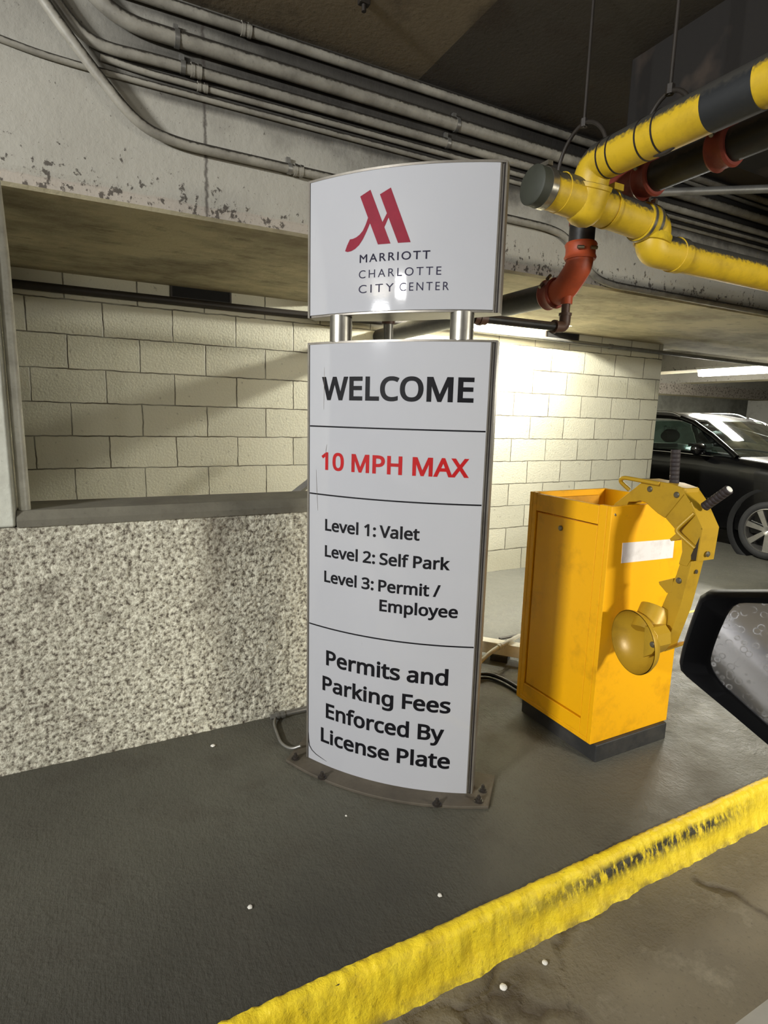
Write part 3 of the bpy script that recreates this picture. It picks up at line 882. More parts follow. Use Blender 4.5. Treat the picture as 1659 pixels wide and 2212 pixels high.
def line_words(body, u0, u1, zb, cap, off):
    """bold lettering from the outline table, one mesh per word, fitted between u0 and u1"""
    pen, words, cur = 0, [], []
    lo, hi = 1e9, -1e9
    for ch in body:
        if ch == ' ':
            words.append(cur)
            cur = []
            pen += GLYPH_SPACE
            continue
        adv, loops = GLYPHS[ch]
        P_ = [[(int(a) + pen, int(b)) for a, b in (q.split(',') for q in lp.split())] for lp in loops]
        lo = min(lo, min(p[0] for l_ in P_ for p in l_))
        hi = max(hi, max(p[0] for l_ in P_ for p in l_))
        cur.append(P_)
        pen += adv
    words.append(cur)
    sx = (u1 - u0) / (hi - lo)
    sz = cap / GLYPH_CAP
    out = []
    for w_ in words:
        bm = bmesh.new()
        for P_ in w_:
            l3 = [[Vector((u0 + (x - lo) * sx, zb + (y - GLYPH_BASE) * sz, 0)) for x, y in l_] for l_ in P_]
            vin, ein = [], []
            for l_ in l3:
                n0 = len(vin)
                vin += [Vector((p.x, p.y)) for p in l_]
                ein += [(n0 + i, n0 + (i + 1) % len(l_)) for i in range(len(l_))]
            cv, ce, cf = delaunay_2d_cdt(vin, ein, [], 2, 1e-6)[:3]
            vv = [bm.verts.new((p.x, 0, p.y)) for p in cv]
            for f_ in cf:
                c_ = sum((cv[i] for i in f_), Vector((0, 0))) / len(f_)
                if winding(c_, l3):
                    bm.faces.new([vv[i] for i in f_])
        cut_columns(bm)
        out.append(on_bow(bm, off))
    return out


def font_mesh(body, u0, u1, zb, cap, off, weight=0.0, spacing=1.0):
    """light lettering from the built-in font, fitted to a box on the bowed face"""
    def grab(txt):
        cu = bpy.data.curves.new('lettering', 'FONT')
        cu.body = txt
        cu.size = 1.0
        cu.space_character = spacing
        cu.resolution_u = 6
        ob = bpy.data.objects.new('lettering', cu)
        col.objects.link(ob)
        dg = bpy.context.evaluated_depsgraph_get()
        me = bpy.data.meshes.new_from_object(ob.evaluated_get(dg))
        bpy.data.objects.remove(ob, do_unlink=True)
        bpy.data.curves.remove(cu)
        return me
    me, mh = grab(body), grab('H')
    ys = [v.co.y for v in mh.vertices]
    hb, ht = min(ys), max(ys)
    xs = [v.co.x for v in me.vertices]
    xa, xb = min(xs) - weight, max(xs) + weight
    sx, sz = (u1 - u0) / (xb - xa), cap / (ht - hb + 2 * weight)
    bm = bmesh.new()
    for dx, dy in (((0, 0),) if not weight else [(weight * math.cos(k * math.pi / 4), weight * math.sin(k * math.pi / 4)) for k in range(8)]):
        vv = [bm.verts.new((u0 + (v.co.x + dx - xa) * sx, 0, zb + (v.co.y + dy - hb + weight) * sz)) for v in me.vertices]
        for p in me.polygons:
            bm.faces.new([vv[i] for i in p.vertices])
    bpy.data.meshes.remove(me)
    bpy.data.meshes.remove(mh)
    cut_columns(bm)
    return on_bow(bm, off)


def flat_on_sign(name, mb, mat, parent):
    o = build(name, mb, mat, parent, smooth=0, recalc=False)
    # make every face look outwards
    for p in o.data.polygons:
        if p.normal.dot(SN) < 0:
            p.flip()
    return o


# base plate follows the bow
bp = MB()
ring = [sflat(-0.075, 0.02, 0)] + [sp(-0.075 + (SW + 0.145) * i / 24, 0, 0.078) for i in range(25)] + [sflat(SW + 0.07, 0.02, 0), sflat(SW + 0.07, -0.13, 0), sflat(-0.075, -0.13, 0)]
ring = []
for i in range(25):
    u = -0.075 + (SW + 0.145) * i / 24
    k = (u - SW / 2) / (SW / 2 + 0.07)
    ring.append(sflat(u, 0.05 + 0.085 * (1 - k * k), 0))
ring += [sflat(SW + 0.07, -0.14, 0), sflat(-0.075, -0.14, 0)]
bp.prism([p + Vector((0, 0, ZF)) for p in ring], (0, 0, 0.012))
base = build('base_plate', bp, M['base_steel'], sign, bevel=0.003, smooth=30)
for (u, nn) in ((0.70, 0.035), (0.705, -0.03), (0.56, 0.105), (0.11, 0.105), (-0.04, 0.03)):
    c = sflat(u, nn, ZF + 0.012)
    bt = MB()
    bt.lathe([(0, 0.0), (0, 0.017), (0.003, 0.017), (0.003, 0.011), (0.012, 0.011), (0.012, 0.006), (0.024, 0.006), (0.026, 0.0)], c, (0, 0, 1), 12)
    build('anchor_bolt', bt, M['dark_pipe'], base)


def cabinet(nm, z0, z1, zp0, zp1):
    cabx = build(nm, arcbody(-0.004, SW + 0.003, z0, z1, -0.003, -0.055), M['frame_alu'], sign, bevel=0.0015, smooth=25)
    # right side channel: two lips and a dark groove
    g = MB()
    for ua, ub, o_ in ((0.6495, 0.653, 0.004), (0.6645, 0.670, 0.005)):
        g.add(*(lambda q: (q.v, q.f))(arcsheet(ua, ub, z0, z1, -0.002, o_, 2)))
    g.add(*(lambda q: (q.v, q.f))(arcsheet(-0.005, 0.003, z0, z1, -0.002, 0.006, 2)))
    g.add(*(lambda q: (q.v, q.f))(arcsheet(0.003, 0.6645, z1 - 0.007, z1, -0.002, 0.006)))
    build('edge_trim', g, M['frame_alu'], cabx, smooth=25)
    for gr in (arcsheet(0.6595, 0.6645, z0, z1, -0.002, 0.003, 2), arcsheet(0.003, 0.005, z0, z1, -0.002, 0.0045, 2)):
        build('seal_strip', gr, M['frame_dark'], cabx, smooth=25, label='dark seal line')
    return cabx


lower = cabinet('lower_cabinet', ZF + 0.012, 0.252, 0, 0)
upper = cabinet('upper_cabinet', 0.337, 0.787, 0, 0)
lf = build('lower_face', arcsheet(0.004, 0.649, -1.376, 0.2455, -0.001, 0.003, 40), M['sign_face'], sign, smooth=25)
uf = build('upper_face', arcsheet(0.004, 0.649, 0.345, 0.7805, -0.001, 0.003, 40), M['sign_face'], sign, smooth=25)
OFF = 0.0026
for z in (-0.042, -0.290, -0.800):
    flat_on_sign('divider_line', arcsheet(0.006, 0.6475, z - 0.0026, z + 0.0026, OFF - 0.0008, 0.0006), M['ink'], lf)
LT = [('WELCOME', 0.060, 0.604, 0.051, 0.081, 'ink'), ('10 MPH MAX', 0.060, 0.602, -0.198, 0.064, 'ink_red'),
      ('Level 1:', 0.079, 0.288, -0.423, 0.044, 'ink'), ('Valet', 0.301, 0.446, -0.423, 0.044, 'ink'),
      ('Level 2:', 0.079, 0.287, -0.522, 0.044, 'ink'), ('Self Park', 0.304, 0.554, -0.522, 0.044, 'ink'),
      ('Level 3:', 0.077, 0.284, -0.620, 0.044, 'ink'), ('Permit /', 0.302, 0.526, -0.621, 0.044, 'ink'),
      ('Employee', 0.308, 0.588, -0.694, 0.044, 'ink'),
      ('Permits and', 0.089, 0.566, -0.950, 0.061, 'ink'), ('Parking Fees', 0.073, 0.579, -1.057, 0.060, 'ink'),
      ('Enforced By', 0.090, 0.561, -1.169, 0.062, 'ink'), ('License Plate', 0.067, 0.586, -1.277, 0.061, 'ink')]
for body, u0, u1, zb, cap, mk in LT:
    for wmb in line_words(body, u0, u1, zb, cap, OFF):
        flat_on_sign('lettering', wmb, M[mk], lf)
for body, u0, u1, zb, cap, w, sp_ in (('MARRIOTT', 0.206, 0.447, 0.500, 0.0255, 0.012, 1.25), ('CHARLOTTE', 0.204, 0.484, 0.451, 0.025, 0.0, 1.35),
                                      ('CITY', 0.204, 0.330, 0.404, 0.0255, 0.0, 1.35), ('CENTER', 0.3495, 0.510, 0.404, 0.0255, 0.0, 1.35)):
    flat_on_sign('lettering', font_mesh(body, u0, u1, zb, cap, OFF, w, sp_), M['ink_navy'], uf)


# wear on the lower face: peeling corner and dark scratches down the left side
flat_pts = [sp(u, z, OFF) for u, z in ((0.005, -1.262), (0.006, -1.290), (0.010, -1.317), (0.024, -1.333), (0.045, -1.343), (0.070, -1.349), (0.096, -1.355))]
build('peeled_edge', MB().tube(flat_pts, [0.0006, 0.0016, 0.0022, 0.0018, 0.0016, 0.0012, 0.0004], 8), M['frame_dark'], lf, smooth=60, label='dark curl of the peeling corner')
for pts in ([(0.070, 0.165), (0.0695, 0.09), (0.069, 0.018)], [(0.0365, -0.20), (0.040, -0.28), (0.0455, -0.352)], [(0.084, -0.105), (0.080, -0.125), (0.079, -0.15)]):
    build('scratch', MB().tube([sp(u, z, OFF) for u, z in pts], [0.0003, 0.0008, 0.0003], 6), M['frame_alu'], lf, smooth=60, label='grey scuff mark')


def poly_on_sign(pts):
    bm = bmesh.new()
    bm.faces.new([bm.verts.new((a, 0, b)) for a, b in pts])
    for k in range(0, 60):
        bmesh.ops.bisect_plane(bm, geom=bm.verts[:] + bm.edges[:] + bm.faces[:], plane_co=(k * 0.012, 0, 0), plane_no=(1, 0, 0))
    bmesh.ops.triangulate(bm, faces=bm.faces[:])
    for i, v in enumerate(bm.verts):
        v.index = i
    mb = MB()
    mb.add([sp(v.co.x, v.co.z, OFF) for v in bm.verts], [tuple(v.index for v in f.verts) for f in bm.faces])
    bm.free()
    return mb


lg = MB()
for pts in ([(0.204, 0.7055), (0.2405, 0.7215), (0.3145, 0.5525), (0.271, 0.5525)],
            [(0.274, 0.704), (0.311, 0.7205), (0.382, 0.5525), (0.340, 0.5525)],
            [(0.2835, 0.617), (0.300, 0.6455), (0.3055, 0.632), (0.2925, 0.604)],
            [(0.234, 0.638), (0.2425, 0.623), (0.230, 0.597), (0.217, 0.574), (0.203, 0.5565), (0.188, 0.546), (0.174, 0.5405), (0.160, 0.539), (0.150, 0.5425),
             (0.1575, 0.560), (0.168, 0.578), (0.180, 0.5785), (0.192, 0.582), (0.204, 0.5885), (0.216, 0.600), (0.226, 0.618)]):
    q = poly_on_sign(pts)
    lg.add(q.v, q.f)
flat_on_sign('logo', lg, M['logo_red'], uf)
for u in (0.122, 0.55):
    p = sflat(u, 0.0, 0)
    build('post', MB().cyl(p + Vector((0, 0, 0.250)), p + Vector((0, 0, 0.340)), 0.039, 28), M['brushed'], sign, smooth=40)

# =================================================================== GATE CABINET
BX0, BX1, BY0, BY1, BZ0, BZ1 = 1.750, 2.222, 1.502, 1.962, -1.308, -0.318
gate = empty('gate_cabinet', ((BX0 + BX1) / 2, (BY0 + BY1) / 2, ZF), 'battered yellow metal gate cabinet with open top on a black plinth', 'cabinet')
T = 0.022
sh = MB()
sh.box(BX0, BY0, BZ0, BX1, BY0 + T, BZ1)                     # front
sh.box(BX0, BY1 - T, BZ0, BX1, BY1, BZ1)                     # back
sh.box(BX1 - T, BY0 + T, BZ0, BX1, BY1 - T, BZ1)             # right
sh.box(BX0, BY0 + T, BZ0, BX1 - T, BY1 - T, BZ0 + 0.02)      # bottom
# left side: frame of stiles and rails around the door opening
sh.box(BX0, BY0 + T, BZ0 + 0.02, BX0 + T, BY0 + 0.062, BZ1)
sh.box(BX0, BY1 - 0.046, BZ0 + 0.02, BX0 + T, BY1 - T, BZ1)
sh.box(BX0, BY0 + 0.062, -0.398, BX0 + T, BY1 - 0.046, BZ1 - 0.004)
sh.box(BX0, BY0 + 0.062, BZ0 + 0.02, BX0 + T, BY1 - 0.046, -1.222)
build('body', sh, M['box_yellow'], gate, bevel=0.003, smooth=30)
dr = build('door', MB().box(BX0 + 0.006, BY0 + 0.067, -1.217, BX0 + 0.02, BY1 - 0.051, -0.404), M['box_yellow'], gate, bevel=0.003, smooth=30)
lk = MB()
lk.lathe([(0, 0.0), (0, 0.011), (0.006, 0.011), (0.009, 0.008), (0.009, 0.0)], (BX0 + 0.006, 1.762, -0.450), (-1, 0, 0), 20)
build('lock', lk, M['bolt'], dr, label='round zinc lock')
build('inner_shelf', MB().box(BX0 + T, BY0 + T, -0.60, BX1 - T, BY1 - T, -0.588), M['box_inner'], gate, smooth=0)
build('inner_bracket', MB().box(1.80, 1.86, -0.588, 1.95, 1.935, -0.40).box(1.80, 1.925, -0.588, 2.15, 1.938, -0.345), M['box_inner'], gate, bevel=0.003, smooth=30)
build('plinth', MB().box(1.772, 1.487, ZF - 0.003, 2.206, 1.945, BZ0), M['plinth'], gate, bevel=0.006, smooth=30, label='black plinth')
lb = MB()
lb.prism([(1.826, BY0 - 0.0012, -0.465), (2.134, BY0 - 0.0012, -0.472), (2.136, BY0 - 0.0012, -0.553), (1.829, BY0 - 0.0012, -0.547)], (0, 0.0012, 0))
build('label', lb, M['label'], gate, smooth=0, label='blank white sticker')
ft = MB()
for (x, z) in ((1.757, -0.348), (1.76, -0.352)):
    ft.lathe([(0, 0.0), (0, 0.004), (0.002, 0.003), (0.002, 0.0)], (x + 0.012, BY0, z), (0, -1, 0), 10)
build('rivet', ft, M['bolt'], gate)

# =================================================================== WHEEL CLAMP
clamp = empty('wheel_clamp', (1.91, 1.50, -0.32), 'ochre wheel clamp with two black grips hooked over the yellow cabinet rim', 'wheel clamp')
CX0, CX1 = 1.880, 1.954


def yz(pts, x0=CX0, x1=CX1):
    return MB().prism([(x0, a, b) for a, b in pts], (x1 - x0, 0, 0))


build('hook_arm', yz([(1.60, -0.325), (1.504, -0.243), (1.47, -0.211), (1.442, -0.213), (1.36, -0.216), (1.300, -0.228), (1.30, -0.245), (1.3685, -0.347),
                      (1.40, -0.335), (1.43, -0.318), (1.455, -0.302), (1.483, -0.298), (1.497, -0.304), (1.536, -0.311), (1.56, -0.37), (1.58, -0.45), (1.63, -0.47), (1.65, -0.42)], CX0 - 0.004, CX1 + 0.004), M['clamp_paint'], clamp, bevel=0.004, smooth=30)
build('elbow_arm', yz([(1.345, -0.23), (1.314, -0.228), (1.273, -0.271), (1.218, -0.362), (1.222, -0.385), (1.248, -0.47), (1.262, -0.505), (1.296, -0.505), (1.288, -0.457), (1.295, -0.416), (1.315, -0.389),
                       (1.3685, -0.347)]), M['clamp_paint'], clamp, bevel=0.003, smooth=30)
build('lower_arm', yz([(1.247, -0.482), (1.263, -0.607), (1.272, -0.67), (1.313, -0.836), (1.372, -0.775), (1.367, -0.755), (1.332, -0.636), (1.311, -0.575), (1.302, -0.545), (1.293, -0.50)], CX0 + 0.003, CX1 - 0.003), M['clamp_paint'], clamp, bevel=0.003, smooth=30)
build('foot', MB().prism([(CX0 - 0.004, 1.345, -0.843), (CX0 - 0.004, 1.30, -0.835), (CX1 + 0.02, 1.268, -0.806), (CX1 + 0.02, 1.30, -0.818)], (0, 0.006, -0.010)), M['clamp_paint'], clamp, smooth=0)
cap_ = MB()
for a, b in (((1.315, -0.226), (1.273, -0.271)), ((1.258, -0.293), (1.217, -0.358)), ((1.217, -0.358), (1.222, -0.476))):
    A, B = Vector((0, *a)), Vector((0, *b))
    t_ = (B - A).normalized()
    nrm = Vector((0, t_.z, -t_.y))
    if nrm.y > 0:
        nrm = -nrm
    cap_.prism([(CX0 - 0.006, *a), (CX0 - 0.006, *b), (CX0 - 0.006, b[0] - nrm.y * 0.005, b[1] - nrm.z * 0.005), (CX0 - 0.006, a[0] - nrm.y * 0.005, a[1] - nrm.z * 0.005)], (CX1 - CX0 + 0.018, 0, 0))
cap_.box(CX1 + 0.002, 1.222, -0.46, CX1 + 0.006, 1.285, -0.37)
capo = build('outer_cap', cap_, M['clamp_paint'], clamp, smooth=20)
build('cap_cavity', yz([(1.2195, -0.37), (1.2225, -0.475), (1.248, -0.475), (1.25, -0.46)], CX0 - 0.003, CX1), M['clamp_dark'], capo, smooth=0, label='dark hollow inside the cap')
tt = MB()
tt.prism([(CX0 + 0.002, 1.311, -0.562), (CX0 + 0.002, 1.37, -0.592), (CX0 + 0.002, 1.365, -0.602), (CX0 + 0.002, 1.332, -0.625), (CX0 + 0.002, 1.312, -0.618)], (0.055, 0, 0))
build('tooth', tt, M['clamp_paint'], clamp, bevel=0.002, smooth=30)
t2 = MB()
t2.prism([(CX0 + 0.004, 1.318, -0.392), (CX0 + 0.004, 1.345, -0.421), (CX0 + 0.004, 1.338, -0.428), (CX0 + 0.004, 1.303, -0.412)], (0.05, 0, 0))
build('stop_pin', t2, M['clamp_paint'], clamp, smooth=0)
# dish over the wheel hub, open towards the left
dc = Vector((1.778, 1.374, -0.818))
da = Vector((0.978, -0.211, 0.03)).normalized()
pr_o = [(-0.002, 0.1215), (0.010, 0.120), (0.030, 0.109), (0.050, 0.086), (0.064, 0.055), (0.068, 0.0)]
pr_i = [(0.062, 0.0), (0.058, 0.052), (0.045, 0.081), (0.027, 0.103), (0.008, 0.1145), (-0.002, 0.118)]
dish = build('hub_dish', MB().lathe(pr_o + pr_i, dc, da, 48), M['clamp_paint'], clamp, smooth=50)
# collar tube at the back of the dish
build('dish_neck', MB().cyl(dc + da * 0.055 + Vector((0, 0, 0.035)), Vector((1.888, 1.372, -0.700)), 0.056, 28), M['clamp_paint'], clamp, smooth=40)
build('hub_plate', MB().prism([(1.772, b_, c_) for b_, c_ in ((1.326, -0.736), (1.294, -0.731), (1.271, -0.752), (1.265, -0.793), (1.284, -0.829), (1.319, -0.856))], (0.075, 0, 0)), M['clamp_paint'], clamp, bevel=0.002, smooth=30)
for (y, z, x) in ((1.443, -0.247, CX0 - 0.004), (1.330, -0.254, CX0 - 0.004), (1.288, -0.565, CX0 + 0.003), (1.284, -0.792, 1.772)):
    build('bolt', MB().lathe([(0, 0), (0, 0.0115), (0.003, 0.0115), (0.006, 0.008), (0.0065, 0)], (x, y, z), (-1, 0, 0), 16), M['bolt'], clamp)
build('bolt', MB().lathe([(0, 0), (0, 0.0105), (0.003, 0.0105), (0.006, 0.007), (0.0065, 0)], (1.918, 1.2165, -0.452), (0, -1, 0), 16), M['bolt'], clamp)
build('bolt_hole', MB().lathe([(0, 0), (0, 0.008), (0.0012, 0.008), (0.0012, 0)], (1.918, 1.2495, -0.525), (0, -1, 0.12), 14), M['clamp_dark'], clamp, label='dark empty bolt hole')
build('handle', MB().tube(bend([(CX0 - 0.004, 1.535, -0.262), (CX0 - 0.03, 1.565, -0.228), (CX0 - 0.035, 1.545, -0.212), (CX0 - 0.012, 1.40, -0.222)], 0.02), 0.008, 12), M['clamp_paint'], clamp, smooth=60)
build('handle', MB().tube(bend([(CX0 - 0.001, 1.258, -0.310), (CX0 - 0.025, 1.300, -0.372), (CX0 - 0.025, 1.298, -0.385), (CX0 - 0.001, 1.240, -0.432)], 0.02), 0.008, 12), M['clamp_paint'], clamp, smooth=60)


def grip(a, b, r=0.0165, n=8):
    a, b = Vector(a), Vector(b)
    pr = []
    L_ = (b - a).length
    for i in range(n):
        d0 = L_ * i / n
        d1 = L_ * (i + 1) / n
        pr += [(d0, r * 0.9), (d0 + 0.0015, r), (d1 - 0.0015, r), (d1, r * 0.9)]
    g = build('grip', MB().lathe([(0, 0)] + pr + [(L_, 0)], a, b - a, 20), M['grip'], clamp, smooth=50)
    return g


grip((1.912, 1.372, -0.218), (1.912, 1.380, -0.094))
g2 = grip((1.912, 1.245, -0.287), (1.912, 1.165, -0.214))
ax_ = (Vector((1.912, 1.165, -0.214)) - Vector((1.912, 1.245, -0.287))).normalized()
build('grip_end', MB().lathe([(0, 0), (0, 0.012), (0.003, 0.011), (0.005, 0)], Vector((1.912, 1.165, -0.214)), ax_, 16), M['tray'], g2, label='bright steel end cap')

# =================================================================== YELLOW DRAIN PIPE
yp = empty('drain_pipe', (1.71, 1.73, 0.825), 'yellow drain pipe with a black band and capped tee hanging below the ceiling', 'pipe')
R = 0.0655
build('upper_run', MB().tube(bend([(1.71, -1.5, 0.935), (1.71, 1.61, 0.938), (1.71, 1.695, 0.936), (1.71, 1.715, 0.82)], 0.075, 10), R, 36), M['pipe_yellow'], yp, smooth=40)
build('black_band', MB().tube([(1.71, 1.088, 0.936), (1.71, 1.238, 0.937)], R + 0.0012, 36), M['pipe_black'], yp, smooth=40, label='black painted band')
def joint_line(p, axis):
    build('joint_line', MB().lathe([(-0.003, R), (-0.003, R + 0.0018), (0.003, R + 0.0018), (0.003, R)], p, axis, 36), M['frame_dark'], yp, smooth=40, label='dark grimy joint line')


for y in (1.402, 1.465, 1.585, 1.628):
    joint_line((1.71, y, 0.938), (0, 1, 0))
build('tee', MB().lathe([(-0.075, 0.0), (-0.070, 0.030), (-0.055, 0.052), (-0.03, 0.068), (0.0, 0.0735), (0.055, 0.0735), (0.058, 0.077), (0.072, 0.077), (0.074, 0.066)], (1.708, 1.722, 0.805), (0, -0.36, 0.93), 36)
      .lathe([(-0.12, R), (-0.119, R + 0.004), (0.119, R + 0.004), (0.12, R)], (1.70, 1.73, 0.824), (1, 0, -0.055), 36), M['pipe_yellow'], yp, smooth=40)
build('cross_run', MB().tube([(1.52, 1.73, 0.831), (1.80, 1.73, 0.818), (2.075, 1.73, 0.80)], R, 36), M['pipe_yellow'], yp, smooth=40)
build('end_cap', MB().lathe([(0, 0), (0, 0.060), (0.006, 0.0675), (0.075, 0.0675), (0.076, R)], (1.448, 1.73, 0.832), (1, 0, -0.04), 36), M['rubber_cap'], yp, smooth=40, label='dark rubber end cap')
build('band_clamp', MB().lathe([(0, R), (0, 0.0695), (0.028, 0.0695), (0.028, R)], (1.492, 1.73, 0.831), (1, 0, -0.04), 36).box(1.495, 1.70, 0.899, 1.517, 1.745, 0.915), M['clamp_steel'], yp, smooth=40, label='stainless band clamp')
for x in (1.83, ):
    build('band_clamp', MB().lathe([(0, R), (0, R + 0.005), (0.014, R + 0.005), (0.014, R)], (x, 1.73, 0.817), (1, 0, -0.055), 36).box(x, 1.70, 0.882, x + 0.05, 1.735, 0.905), M['pipe_yellow'], yp, smooth=40)
build('coupling', MB().lathe([(0, R), (0.001, R + 0.007), (0.062, R + 0.007), (0.063, R)], (2.02, 1.73, 0.803), (1, 0, -0.07), 36), M['clamp_yellow'], yp, smooth=40, label='shiny overpainted coupling')
for d in (0.004, 0.044):
    build('band_clamp', MB().lathe([(0, R), (0, R + 0.0095), (0.013, R + 0.0095), (0.013, R)], (2.02 + d, 1.73, 0.803 - d * .07), (1, 0, -0.07), 36).box(2.02 + d, 1.70, 0.872 - d * .07, 2.033 + d, 1.74, 0.890), M['clamp_steel'], yp, smooth=40, label='stainless band clamp')
build('offset_bend', MB().tube(bend([(2.03, 1.73, 0.803), (2.115, 1.73, 0.798), (2.093, 1.727, 0.709), (2.26, 1.725, 0.706)], 0.05, 8), R, 36), M['pipe_yellow'], yp, smooth=40)
build('coupling', MB().lathe([(0, R), (0.001, R + 0.007), (0.032, R + 0.007), (0.033, R)], (2.104, 1.727, 0.757), (-0.2, 0, -1), 36), M['clamp_yellow'], yp, smooth=40, label='scuffed overpainted coupling')
build('lower_run', MB().tube([(2.24, 1.725, 0.7065), (7.0, 1.725, 0.70)], R - 0.002, 36), M['pipe_yellow'], yp, smooth=40)
build('coupling', MB().lathe([(0, R), (0.001, R + 0.004), (0.045, R + 0.004), (0.046, R)], (2.232, 1.725, 0.7065), (1, 0, -0.002), 36), M['pipe_yellow'], yp, smooth=40)


def hanger(x, y, zr, label, rr_):
    h = empty('pipe_hanger', (x, y, ZC), label, 'hanger', 'rod hangers on the drain pipe')
    build('rod', MB().cyl((x, y, zr + rr_), (x, y, ZC), 0.006, 12), M['dark_pipe'], h, smooth=40)
    pts = []
    for k in range(33):
        a = 2 * math.pi * k / 32
        e = rr_ * (1 + 0.12 * max(0, math.cos(a)) ** 3)
        pts.append((x, y + math.sin(a) * rr_ * 0.98, zr + math.cos(a) * e))
    rg = MB()
    for k in range(32):
        pass
    rg.tube(pts, 0.0075, 10, False)
    build('ring', rg, M['dark_pipe'], h, smooth=60)
    build('nut', MB().lathe([(0, 0), (0, 0.014), (0.028, 0.014), (0.028, 0)], (x, y, zr + rr_ + 0.002), (0, 0, 1), 6), M['dark_pipe'], h, smooth=0)


hanger(1.71, 1.762, 0.965, 'dark rod hanger with a wide ring around the pipe elbow beside the sign', 0.125)
hanger(1.71, 1.395, 0.955, 'dark rod hanger holding the yellow pipe between the elbow and the black band', 0.085)

# =================================================================== BLACK MAIN WITH RED FITTINGS
bk = empty('sprinkler_main', (2.0, 2.02, 0.80), 'black iron pipe with red couplings turning down behind the yellow pipe', 'pipe')
RB = 0.056
build('ceiling_run', MB().cyl((2.0, -1.5, 0.945), (2.0, 1.70, 0.945), RB, 32), M['black_iron'], bk, smooth=40)


def coupling(org, axis, mat, w=0.036, r=RB, lab=None):
    o = build('coupling', MB().lathe([(-w, r), (-w, r + 0.010), (-w * 0.75, r + 0.015), (-w * 0.35, r + 0.009), (w * 0.35, r + 0.009), (w * 0.75, r + 0.015), (w, r + 0.010), (w, r)], org, axis, 32), mat, bk, smooth=45, label=lab)
    a = Vector(axis).normalized()
    s_ = Vector((-0.5, -0.7, 0.5)) if abs(a.z) < 0.5 else Vector((-0.4, -0.9, 0))
    s_ = (s_ - a * s_.dot(a)).normalized()
    side = a.cross(s_)
    for k in (-1, 1):
        c = Vector(org) + s_ * (r + 0.016) + side * 0.03 * k
        build('coupling_bolt', MB().cyl(c - side * 0.012 - a * 0.0, c + side * 0.016, 0.008, 10), M['bolt'], o, smooth=40)
    return o


coupling((2.0, 1.69, 0.945), (0, 1, 0), M['red_dim'], lab='dull red grooved coupling')
coupling((2.0, 1.385, 0.945), (0, 1, 0), M['red_dim'], lab='dull red grooved coupling')
build('top_elbow', MB().tube(bend([(2.0, 1.70, 0.945), (2.0, 2.024, 0.945), (2.0, 2.022, 0.865)], 0.08, 10), RB + 0.003, 32), M['red_dim'], bk, smooth=40, label='dull red elbow')
build('riser', MB().cyl((2.0, 2.022, 0.93), (2.0, 2.022, 0.76), RB, 32), M['black_iron'], bk, smooth=40)
coupling((2.0, 2.022, 0.752), (0, 0, 1), M['red_iron'], lab='orange red grooved coupling')
build('lower_elbow', MB().tube(bend([(2.0, 2.022, 0.76), (2.0, 2.022, 0.69), (2.0, 2.11, 0.60), (2.0, 2.19, 0.598)], 0.035, 6), RB + 0.003, 32)
      .cyl((2.0, 2.085, 0.60), (2.0, 2.085, 0.535), 0.026, 24), M['red_iron'], bk, smooth=40, label='orange red elbow')
coupling((2.0, 2.185, 0.598), (0, 1, 0), M['red_dim'], lab='dull red grooved coupling')
build('back_run', MB().cyl((2.0, 2.19, 0.598), (2.0, 4.06, 0.598), RB, 32), M['black_iron'], bk, smooth=40)

# drain line off the elbow
dn = empty('auxiliary_drain', (1.07, 2.09, ZF), 'thin brown drain line from the red elbow passing behind the sign posts', 'pipe')
RD = 0.0195
build('nipple', MB().cyl((2.0, 2.088, 0.545), (2.0, 2.088, 0.47), RD, 20), M['brown_fit'], dn, smooth=40)
build('elbow', MB().tube(bend([(2.0, 2.088, 0.492), (2.0, 2.088, 0.433), (1.945, 2.088, 0.431)], 0.035, 8), 0.026, 20).lathe([(0, RD), (0, 0.030), (0.012, 0.030), (0.012, RD)], (1.945, 2.088, 0.431), (-1, 0, 0), 20)
      .lathe([(0, RD), (0, 0.030), (0.012, 0.030), (0.012, RD)], (2.0, 2.088, 0.484), (0, 0, 1), 20), M['brown_fit'], dn, smooth=40)
build('branch', MB().cyl((1.945, 2.088, 0.431), (1.13, 2.088, 0.424), RD, 20), M['black_iron'], dn, smooth=40)
build('union', MB().lathe([(-0.03, RD), (-0.03, 0.027), (-0.004, 0.027), (-0.004, 0.031), (0.01, 0.031), (0.01, 0.027), (0.034, 0.027), (0.034, RD)], (1.51, 2.088, 0.427), (1, 0, 0), 20), M['brown_fit'], dn, smooth=40)
build('elbow', MB().tube(bend([(1.14, 2.088, 0.424), (1.072, 2.088, 0.424), (1.072, 2.088, 0.36)], 0.035, 8), 0.026, 20), M['brown_fit'], dn, smooth=40)
build('riser', MB().cyl((1.072, 2.088, 0.37), (1.072, 2.088, ZF), RD, 20), M['galv'], dn, smooth=40)


# =================================================================== CONDUITS
def conduit(name, pts, r, mat, label, joints=(), axis=(1, 0, 0), br=0.12, straps=()):
    loc = Vector(pts[0])
    e = empty(name, loc, label, 'conduit', None)
    build('tube', MB().tube(bend(pts, br, 8), r, 16), mat, e, smooth=60)
    for j in joints:
        build('fitting', MB().lathe([(-0.02, r), (-0.02, r + 0.005), (-0.006, r + 0.005), (-0.006, r + 0.003), (0.006, r + 0.003), (0.006, r + 0.005), (0.02, r + 0.005), (0.02, r)], j, axis, 16), mat, e, smooth=45)
    for j in straps:
        jx, jy, jz = j
        build('strap', MB().lathe([(-0.009, r), (-0.009, r + 0.003), (0.009, r + 0.003), (0.009, r)], j, axis, 16).box(jx - 0.009, jy + r * 0.5, jz + r - 0.002, jx + 0.009, jy + r + 0.004, jz + r + 0.03), M['galv'], e, smooth=45)
    return e


